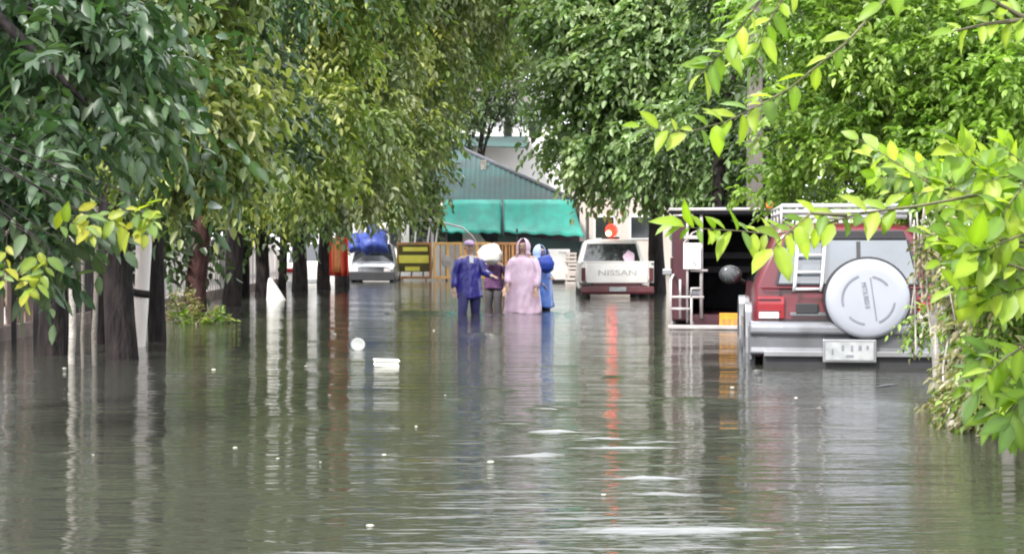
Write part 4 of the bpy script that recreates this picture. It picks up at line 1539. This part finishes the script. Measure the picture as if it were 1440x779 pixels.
def person(lab, loc_, rz, H, pose, coat=None, coat_bottom=.5, hood=None, trousers='trouser_dark', shirt=None, hair=True, sleeves=None, cap=None, spread=1.0, loose=.32, poncho=False, fold=.06, group='people wading'):
    root = thing('person', lab, 'person', loc_, rz, group)
    k = H / 1.65
    J, E, Rr = [], [], []

    def add(p, r, par=None):
        J.append(tuple(Vector(p) * k))
        Rr.append(tuple(x * k for x in r) if hasattr(r, '__len__') else r * k)
        if par is not None:
            E.append((par, len(J) - 1))
        return len(J) - 1
    pel = add((0, 0, .90), (.14, .105))
    wai = add((0, 0, 1.05), (.12, .09), pel)
    che = add((0, 0, 1.24), (.145, .10), wai)
    shb = add((0, 0, 1.355), (.085, .07), che)
    nek = add((0, 0, 1.43), .05, shb)
    chin = add((0, -.015, 1.48), (.062, .07), nek)
    fac = add((0, -.015, 1.545), (.073, .088), chin)
    add((0, -.005, 1.61), (.066, .078), fac)
    add((0, -.095, 1.545), .014, fac)         # nose
    add((.074, .0, 1.545), .014, fac)         # ears
    add((-.074, .0, 1.545), .014, fac)
    arms = []
    for sx, ar in ((-1, pose['arm_r']), (1, pose['arm_l'])):
        sh = add((sx * .175, 0, 1.345), .055, shb)
        el = add(ar[0], .042, sh)
        wr = add(ar[1], .028, el)
        arms.append(((sx * .175, 0, 1.345), ar[0], ar[1]))
        d = (Vector(ar[1]) - Vector(ar[0])).normalized()
        u = d.cross(Vector((0, 0, 1)))
        u = u.normalized() if u.length > .1 else Vector((1, 0, 0))
        w = Vector(ar[1])
        pm = add(w + d * .05, (.036, .018), wr)
        for f, ln in ((-.028, .06), (-.01, .072), (.01, .068), (.027, .054)):
            f1 = add(w + d * .09 + u * f, .0095, pm)
            f2 = add(w + d * (.09 + ln * .5) + u * f * 1.1 + Vector((0, 0, -.008)), .009, f1)
            add(w + d * (.09 + ln) + u * f * 1.1 + Vector((0, 0, -.022)), .0075, f2)
        t1 = add(w + d * .035 + u * .045, .011, pm)
        add(w + d * .075 + u * .06 + Vector((0, 0, -.01)), .009, t1)
    legs = []
    for sx, lg in ((-1, pose['leg_r']), (1, pose['leg_l'])):
        hp_ = add((sx * .09, 0, .84), .085, pel)
        kn = add(lg[0], .058, hp_)
        an = add(lg[1], .038, kn)
        add(Vector(lg[1]) + Vector((0, -.14, -.05)), (.04, .025), an)
        legs.append(((sx * .09, 0, .86), lg[0], lg[1]))
    skin_body(root, J, E, Rr)
    # eyes, mouth
    for sx in (-1, 1):
        m = MB()
        m.ell((sx * .03 * k, -.093 * k, 1.562 * k), (.011 * k, .008 * k, .008 * k), 8, 6)
        m.build('eye', 'hair', root, True)
    m = MB()
    m.ell((0, -.092 * k, 1.502 * k), (.022 * k, .008 * k, .006 * k), 8, 6)
    m.build('mouth', 'maroon_old', root, True)
    if hair and not hood:
        m = MB()
        nu, nv = 18, 8
        rgs = []
        for i in range(nv):
            th = math.pi * .5 * (i / (nv - 1)) * .98
            rgs.append([(.082 * k * math.cos(th * .98) * math.cos(a) if i < nv - 1 else .004 * math.cos(a),
                         (.012 + .096 * (math.cos(th * .98) if i < nv - 1 else .05) * math.sin(a)) * k,
                         (1.565 + (.0 if math.sin(a) < -.3 else -.05 * (1 - i / (nv - 1))) + .10 * math.sin(th) + (.03 * (1 - i / (nv - 1)) if math.sin(a) < -.3 else 0)) * k)
                        for a in (2 * math.pi * j / nu for j in range(nu))])
        m.loft(rgs)
        m.build('hair', 'hair', root, True)
    # trousers
    m = MB()
    for h_, kn, an in legs:
        m.tube([Vector(h_) * k, Vector(h_).lerp(Vector(kn), .5) * k, Vector(kn) * k, Vector(kn).lerp(Vector(an), .5) * k, (Vector(an) + Vector((0, 0, .03))) * k],
               [.105 * k, .095 * k, .078 * k, .072 * k, .066 * k], 14, 0, .06)
    m.ell((0, 0, .90 * k), (.165 * k, .125 * k, .12 * k), 18, 10)
    m.build('trousers', trousers, root, True)

    def garment(nm, mname, zb, loose, top=1.40, fold=.05):
        m = MB()
        rgs = []
        n_ = 64
        ph = RNG.random(4) * 6
        zs = np.linspace(zb, top, 22)
        for z in zs:
            t = (top - z) / (top - zb)
            if z > 1.3:
                f = (top - z) / (top - 1.3)
                rx, ry = .075 + (.185 - .075) * f ** .6, .07 + .07 * f ** .6
            else:
                rx = .185 - .02 * math.sin(min(1, (1.3 - z) / .3) * math.pi) * (1 - loose) + loose * .11 * t
                ry = .14 + loose * .13 * t
            if poncho and z < 1.34:
                f = min(1, (1.34 - z) / .32) ** .7
                rx, ry = .185 + .035 * f + .075 * t, .13 + .03 * f + .06 * t
            row = []
            for j in range(n_):
                a = 2 * math.pi * j / n_
                fo = 1 + fold * t * (math.sin(5 * a + ph[0] + 1.5 * t) + .6 * math.sin(9 * a + ph[1] - 2 * t)) + .018 * math.sin(13 * a + 22 * t + ph[3]) + .012 * math.sin(3 * a + 30 * t)
                if poncho:
                    fo += .05 * min(1, t * 3) * math.sin(2 * a + ph[2])
                row.append((rx * fo * math.cos(a) * k * spread, ry * fo * math.sin(a) * k, z * k + .015 * k * math.sin(3 * a + ph[2]) * t))
            rgs.append(row)
        m.loft(rgs)
        for s_, e_, w_ in arms:
            s_, e_, w_ = Vector(s_), Vector(e_), Vector(w_)
            r_ = .066 if loose > .3 else .056
            m.tube([(s_ + Vector((-.06 * (1 if s_.x > 0 else -1), 0, -.01))) * k, s_.lerp(e_, .25) * k, s_.lerp(e_, .7) * k, e_ * k, e_.lerp(w_, .5) * k, e_.lerp(w_, .93) * k],
                   [r_ * k, r_ * 1.12 * k, r_ * 1.05 * k, r_ * .88 * k, r_ * .85 * k, r_ * .8 * k], 14, 0, .28)
        return m.build(nm, mname, root, True)
    if coat:
        garment('raincoat', coat, coat_bottom, loose, fold=fold)
    if shirt:
        garment('shirt', shirt, .85, 0.1)
    if hood:
        m = MB()
        rgs = []
        nu, nv = 22, 14
        for i in range(nv + 1):
            th = math.pi * (.08 + .92 * i / nv)
            row = []
            for j in range(nu):
                a = math.pi * (-.5) + math.pi * (.2 + 1.6 * j / (nu - 1))
                z = 1.53 - .155 * math.cos(th) if i < nv else 1.685
                rr = .118 * math.sin(th) + (.04 if i < 4 else 0)
                row.append((rr * math.cos(a) * k, (.01 + rr * 1.08 * math.sin(a)) * k, z * k))
            rgs.append(row)
        m.loft(rgs, cap=False, closed=False)
        m.build('hood', hood, root, True, solid=.01)
    if cap:
        m = MB()
        m.ell((0, .005 * k, 1.61 * k), (.092 * k, .105 * k, .065 * k), 18, 10)
        m.box((0, -.12 * k, 1.60 * k), (.13 * k, .1 * k, .012 * k))
        m.build('cap', cap, root, True)
    return root


wl = -.45
p1 = at(660, 440, 29.3)
navy = person('person wading in a navy blue raincoat, one arm held forward', (p1.x, 29.3, wl), R(16), 1.68,
              dict(arm_r=((-.25, .03, 1.10), (-.27, -.06, .86)), arm_l=((.24, -.06, 1.12), (.32, -.22, 1.08)), leg_r=((-.16, -.16, .48), (-.20, -.10, .08)), leg_l=((.10, -.02, .47), (.12, .14, .08))),
              coat='rain_navy', coat_bottom=.70, trousers='trouser_navy', hair=True, cap='cap_lilac')
m = MB()
m.box((0, -.135, 1.37), (.07, .03, .13), Matrix.Rotation(R(-14), 3, 'X'))
m.build('shirt_front', 'shirt_white', navy, bevel=.01)
p2 = at(694, 416, 33)
plum = person('person in dark plum clothes carrying a white sack at the shoulder', (p2.x, 33.0, -.45), R(-12), 1.52,
              dict(arm_r=((-.28, -.08, 1.18), (-.18, -.14, 1.42)), arm_l=((.27, .0, 1.10), (.27, -.10, .86)), leg_r=((-.10, -.04, .47), (-.11, .04, .08)), leg_l=((.10, -.06, .47), (.11, .0, .08))),
              shirt='shirt_plum', trousers='trouser_dark')
m = MB()


def sack_fn(d):
    return 1 + .06 * math.sin(5 * d.x + 3 * d.y) + .05 * math.sin(9 * d.z)


m.ell((0, 0, 0), (.235, .17, .2), 22, 14, fn=sack_fn)
tag(m.build('white_sack', 'sack_white', None, True, loc=at(690, 358, 32.65)), 'round white sack carried at the shoulder behind the navy raincoat', 'sack')
p3 = at(736, 441, 29.0)
pink = person('person wading in a long pale pink hooded raincoat', (p3.x, 29.0, wl), R(-14), 1.70,
              dict(arm_r=((-.245, -.04, 1.10), (-.22, -.19, .93)), arm_l=((.25, -.03, 1.08), (.255, -.16, .86)), leg_r=((-.20, -.05, .47), (-.33, .04, .08)), leg_l=((.09, -.02, .47), (.10, .06, .08))),
              coat='rain_pink', coat_bottom=.43, hood='rain_pink', poncho=True, fold=.075)
p4 = at(759, 438, 30.6)
blue = person('person wading in a bright blue raincoat half hidden by the pink one', (p4.x, 30.6, wl), R(48), 1.60,
              dict(arm_r=((-.19, -.02, 1.10), (-.10, -.12, .98)), arm_l=((.19, -.02, 1.10), (.13, -.14, 1.08)), leg_r=((-.09, -.04, .47), (-.10, .04, .08)), leg_l=((.09, -.08, .47), (.10, .0, .08))),
              coat='rain_blue', coat_bottom=.52, hood='pale_blue', poncho=True)
m = MB()
m.ell((0, 0, 0), (.17, .12, .16), 20, 12, fn=sack_fn)
bg = m.build('blue_bag', 'bag_blue', None, True, loc=at(767, 372, 30.3))
tag(bg, 'round dark blue bag held by the person in bright blue', 'bag')
m = MB()
m.tube([(-.08, 0, .12), (-.05, 0, .24), (.05, 0, .24), (.08, 0, .12)], .012, 6)
m.build('handle', 'bag_blue', bg, True)

# ------------------------------------------------------------------ floating things
m = MB()
m.disc((0, 0, 0), (.15, -1, .45), [(.03, -.03), (.072, -.02), (.078, 0), (.072, .01), (.055, .0), (.02, -.005)], 24)
tag(m.build('foam_bowl', 'foam_white', None, True, loc=at(503, 489, 18.5) + Vector((0, 0, .035))), 'round cream foam bowl floating tilted in mid stream', 'bowl')
m = MB()
m.box((0, 0, .035), (.265, .19, .07), None, 0, .88)
fb = m.build('foam_box', 'foam_white', None, bevel=.012, loc=(*atw(543, 16.1)[:2], -.008))
fb.rotation_euler = (R(3), R(2), R(9))
fb.scale = (.9, .9, .75)
tag(fb, 'white rectangular foam food box floating nearest mid stream', 'box')
m = MB()
m.box((0, 0, .073), (.27, .195, .012))
m.build('lid', 'foam_white', fb, bevel=.004)
# white sack corner
m = MB()
rgs = []
for z, rx, ry, ox in ((-.1, .24, .2, .03), (.0, .21, .18, .03), (.15, .16, .13, -.01), (.32, .10, .08, -.06), (.47, .03, .03, -.10)):
    rgs.append([(ox + rx * math.cos(a) * (1 + .08 * math.sin(3 * a)), ry * math.sin(a), z) for a in (2 * math.pi * j / 14 for j in range(14))])
m.loft(rgs)
tag(m.build('floating_sack', 'sack_white', None, True, loc=atw(386, 37, 0.0)), 'pointed white sack sticking out of the water by the fence trees', 'sack')

# foam flecks
fl = MB()
fl.disc((0, 0, 0), (0, 0, 1), [(.03, 0), (.034, .003), (.02, .009), (.0, .01)], 7)
for i in range(9):
    pass
proto = fl.build('floating_scrap', 'petal', None, True)
spots = [(70, 497), (90, 518), (463, 556), (626, 556), (849, 697), (548, 692), (405, 575), (330, 630), (390, 645), (450, 650), (300, 520), (540, 640), (1185, 722),
         (610, 465), (470, 470), (520, 740), (690, 650), (1030, 545), (130, 640), (1120, 560), (430, 515), (585, 600)]
for i, (px, py) in enumerate(spots):
    Y = F * CAMZ / (py - HZ)
    o = proto if i == 0 else proto.copy()
    if i:
        COL.objects.link(o)
    o.location = atw(px, Y, .0)
    s_ = RNG.uniform(.25, .6) * (1.0 if Y < 14 else 1.4)
    o.scale = (s_, s_ * RNG.uniform(.6, 1.3), s_ * 1.2)
    o.rotation_euler = (0, 0, RNG.uniform(0, 3))
    tag(o, 'small pale scrap floating loose on the flood water', 'scrap', 'pale scraps floating on the water')
# dark drifting leaf
m = MB()
V = [(-.09, 0, .0), (-.03, .035, .02), (.05, .03, .03), (.11, 0, .03), (.05, -.03, .025), (-.03, -.035, .015), (0, 0, .008)]
m.add(V, [(0, 1, 6), (1, 2, 6), (2, 3, 6), (3, 4, 6), (4, 5, 6), (5, 0, 6)])
tag(m.build('drifting_leaf', 'dark_trim', None, solid=.004, loc=atw(1247, F * CAMZ / (547 - HZ), .012)), 'dark curled leaf drifting below the maroon car', 'leaf')

# ------------------------------------------------------------------ ground and water
xs = np.unique(np.concatenate([np.linspace(-400, -20, 16), np.linspace(-20, 20, 41), np.linspace(20, 400, 16)]))
ys = np.unique(np.concatenate([np.linspace(-200, -10, 8), np.linspace(-10, 100, 56), np.linspace(100, 800, 20)]))
X, Yy = np.meshgrid(xs, ys)
sm = lambda a, b, x: np.clip((x - a) / (b - a), 0, 1) ** 2 * (3 - 2 * np.clip((x - a) / (b - a), 0, 1))
Z = -.42 - .06 * sm(24, 28, Yy) * (1 - sm(32, 36, Yy)) + .75 * sm(7.5, 11, np.abs(X + .5)) + .55 * sm(66, 72, Yy)
V = np.stack([X, Yy, Z], -1).reshape(-1, 3)
nx = len(xs)
fs = [(j * nx + i, j * nx + i + 1, (j + 1) * nx + i + 1, (j + 1) * nx + i) for j in range(len(ys) - 1) for i in range(nx - 1)]
m = MB()
m.add(V.tolist(), fs)
g = m.build('ground', 'ground', None, True)
g['kind'] = 'structure'

rows = [-30.0, 0.0, 3.0]
y = 4.6
while y < 75:
    rows.append(y)
    y += max(.02, y * y / (F * CAMZ) * .85)
rows = np.array(rows + [76.0, 90.0])
cols = np.unique(np.concatenate([np.linspace(-60, -13, 8), np.linspace(-13, 13, 230), np.linspace(13, 60, 8)]))
X, Yy = np.meshgrid(cols, rows)
Z = np.zeros_like(X)
wr = np.random.default_rng(5)
for lam, amp, cnt in ((2.2, .0035, 5), (1.0, .0016, 6), (.5, .0006, 7)):
    for q in range(cnt):
        a = wr.normal(math.pi / 2, .55)
        l = lam * wr.uniform(.75, 1.3)
        kx, ky = 2 * math.pi / l * math.cos(a), 2 * math.pi / l * math.sin(a)
        fade = np.clip(1.4 - Yy / (lam * 26), 0, 1)
        Z += amp * fade * np.sin(kx * X + ky * Yy + wr.uniform(0, 6.28)) / math.sqrt(cnt) * 1.3


def ridge(px, py, halfpx, h, sig):
    """a small standing wake ripple"""
    global Z
    Yc = F * CAMZ / (py - HZ)
    xc = (px - 720) / F * Yc
    hw = halfpx / F * Yc
    along = np.clip(1 - ((X - xc) / hw) ** 2, 0, 1) ** .7
    if halfpx < 140:
        along = along * (.62 + .38 * np.sin(X / hw * 5 + px) * np.sin(X / hw * 11 + py))
    yy = Yy - Yc - .05 * np.sin(X * 3 + px) - .15 * sig * np.sin(9 * X)
    Z += h * along * np.exp(-(yy / sig) ** 2)


for rd in ((920, 742, 155, .016, .026), (900, 747, 90, .012, .022), (770, 771, 45, .010, .025), (1180, 770, 60, .008, .025), (835, 617, 50, .02, .04), (850, 628, 90, .022, .04), (765, 639, 40, .02, .04),
           (910, 622, 40, .018, .035), (880, 641, 35, .016, .035), (920, 670, 45, .018, .04), (935, 696, 50, .014, .035), (1100, 690, 38, .014, .035), (780, 608, 30, .026, .05), (1040, 616, 25, .026, .05),
           (700, 548, 30, .03, .07), (592, 440, 50, .06, .3), (800, 441, 40, .06, .3), (700, 443, 40, .05, .3), (770, 574, 25, .028, .06), (860, 530, 20, .035, .08), (680, 470, 20, .04, .2),
           (1150, 572, 30, .022, .06), (60, 640, 50, .014, .05), (230, 735, 70, .010, .03), (640, 720, 40, .010, .03), (640, 560, 20, .02, .06), (720, 595, 30, .02, .05), (980, 560, 25, .02, .06)):
    ridge(*rd)
V = np.stack([X, Yy, Z], -1).reshape(-1, 3)
nx = len(cols)
jj, ii = np.meshgrid(np.arange(len(rows) - 1), np.arange(nx - 1), indexing='ij')
a = (jj * nx + ii).ravel()
Q = np.stack([a, a + 1, a + nx + 1, a + nx], 1)
me = bpy.data.meshes.new('water')
me.vertices.add(len(V))
me.vertices.foreach_set('co', V.astype(np.float32).ravel())
me.loops.add(Q.size)
me.loops.foreach_set('vertex_index', Q.astype(np.int32).ravel())
me.polygons.add(len(Q))
me.polygons.foreach_set('loop_start', (np.arange(len(Q)) * 4).astype(np.int32))
me.polygons.foreach_set('use_smooth', [True] * len(Q))
me.update(calc_edges=True)
water = bpy.data.objects.new('water', me)
COL.objects.link(water)
water['kind'] = 'structure'

wm = bpy.data.materials.new('flood_water')
wm.use_nodes = True
nt = wm.node_tree
b = nt.nodes['Principled BSDF']
b.inputs['Base Color'].default_value = (.04, .041, .034, 1)
b.inputs['Roughness'].default_value = .045
b.inputs['IOR'].default_value = 1.33
b.inputs['Specular IOR Level'].default_value = .5
tc = nt.nodes.new('ShaderNodeTexCoord')


def wnoise(scale, sx, sy, detail=3):
    mp = nt.nodes.new('ShaderNodeMapping')
    mp.inputs['Scale'].default_value = (sx, sy, 1)
    nt.links.new(tc.outputs['Object'], mp.inputs[0])
    nz = nt.nodes.new('ShaderNodeTexNoise')
    nz.inputs['Scale'].default_value = scale
    nz.inputs['Detail'].default_value = detail
    nz.inputs['Roughness'].default_value = .55
    nt.links.new(mp.outputs[0], nz.inputs['Vector'])
    return nz.outputs['Fac']


def mathn(op, a_, b_):
    n_ = nt.nodes.new('ShaderNodeMath')
    n_.operation = op
    for i, v in enumerate((a_, b_)):
        if isinstance(v, (int, float)):
            n_.inputs[i].default_value = v
        else:
            nt.links.new(v, n_.inputs[i])
    return n_.outputs[0]


h = mathn('ADD', mathn('MULTIPLY', wnoise(1.0, 1.1, 5.5, 4), .6), mathn('MULTIPLY', wnoise(1.0, 3.0, 16, 2), .16))
patch = wnoise(.35, 1, .6, 2)
h = mathn('MULTIPLY', h, mathn('ADD', mathn('MULTIPLY', patch, 1.3), .2))
bp = nt.nodes.new('ShaderNodeBump')
bp.inputs['Strength'].default_value = .30
bp.inputs['Distance'].default_value = .10
nt.links.new(h, bp.inputs['Height'])
nt.links.new(bp.outputs[0], b.inputs['Normal'])
me.materials.append(wm)

# ------------------------------------------------------------------ light, camera
w = bpy.data.worlds.new('World')
SC.world = w
w.use_nodes = True
nt = w.node_tree
bgn = nt.nodes['Background']
sky = nt.nodes.new('ShaderNodeTexSky')
sky.sky_type = 'NISHITA'
sky.sun_disc = False
sun_el, sun_az = R(46), R(218)      # azimuth measured clockwise from +Y: behind-left of the camera
sky.sun_elevation = sun_el
sky.sun_rotation = sun_az
sky.dust_density = 5.0
sky.air_density = 1.0
sky.ozone_density = 1.0
tc = nt.nodes.new('ShaderNodeTexCoord')
cl = nt.nodes.new('ShaderNodeTexNoise')        # broken white cloud cover
cl.inputs['Scale'].default_value = 3.0
cl.inputs['Detail'].default_value = 6
nt.links.new(tc.outputs['Generated'], cl.inputs['Vector'])
mr = nt.nodes.new('ShaderNodeMapRange')
mr.inputs['From Min'].default_value = .3
mr.inputs['From Max'].default_value = .6
mr.inputs['To Min'].default_value = .7
mr.inputs['To Max'].default_value = .97
nt.links.new(cl.outputs['Fac'], mr.inputs['Value'])
mx = nt.nodes.new('ShaderNodeMix')
mx.data_type = 'RGBA'
nt.links.new(mr.outputs[0], mx.inputs[0])
nt.links.new(sky.outputs[0], mx.inputs[6])
# bright lobe added to the unseen sky ahead, aimed to make water glints
dt = nt.nodes.new('ShaderNodeVectorMath')
dt.operation = 'DOT_PRODUCT'
dt.inputs[1].default_value = (.05, .60, .798)
nt.links.new(tc.outputs['Generated'], dt.inputs[0])
m2 = nt.nodes.new('ShaderNodeMapRange')
m2.inputs['From Min'].default_value = .84
m2.inputs['From Max'].default_value = 1.0
m2.inputs['To Min'].default_value = 9.0
m2.inputs['To Max'].default_value = 34.0
nt.links.new(dt.outputs['Value'], m2.inputs['Value'])
cc = nt.nodes.new('ShaderNodeVectorMath')
cc.operation = 'SCALE'
cc.inputs[0].default_value = (.97, .99, 1.03)
nt.links.new(m2.outputs[0], cc.inputs['Scale'])
nt.links.new(cc.outputs[0], mx.inputs[7])
nt.links.new(mx.outputs[2], bgn.inputs['Color'])
bgn.inputs['Strength'].default_value = .13
sd = bpy.data.lights.new('Sun', 'SUN')
sd.energy = 3.0
sd.angle = R(9)
sd.color = (1, .96, .9)
so = bpy.data.objects.new('Sun', sd)
COL.objects.link(so)
d = Vector((math.sin(sun_az) * math.cos(sun_el), math.cos(sun_az) * math.cos(sun_el), math.sin(sun_el)))
so.rotation_euler = (-d).to_track_quat('-Z', 'Y').to_euler()
so.location = (0, 0, 30)

cd = bpy.data.cameras.new('Camera')
cd.sensor_width = 36
cd.lens = 36 * F / 1440
cd.clip_end = 3000
cd.clip_start = .05
co = bpy.data.objects.new('Camera', cd)
COL.objects.link(co)
co.location = (0, 0, CAMZ)
co.rotation_euler = (R(90) - math.atan((389.5 - HZ) / F), 0, 0)
SC.camera = co
SC.view_settings.view_transform = 'Standard'
SC.view_settings.look = 'None'
SC.view_settings.gamma = 1
SC.view_settings.exposure = 1.15
SC.cycles.filter_width = 2.0
SC.cycles.max_bounces = 6
SC.cycles.diffuse_bounces = 3
SC.cycles.glossy_bounces = 4
SC.cycles.transmission_bounces = 3
SC.cycles.caustics_reflective = False
SC.cycles.caustics_refractive = False
SC.cycles.use_denoising = True
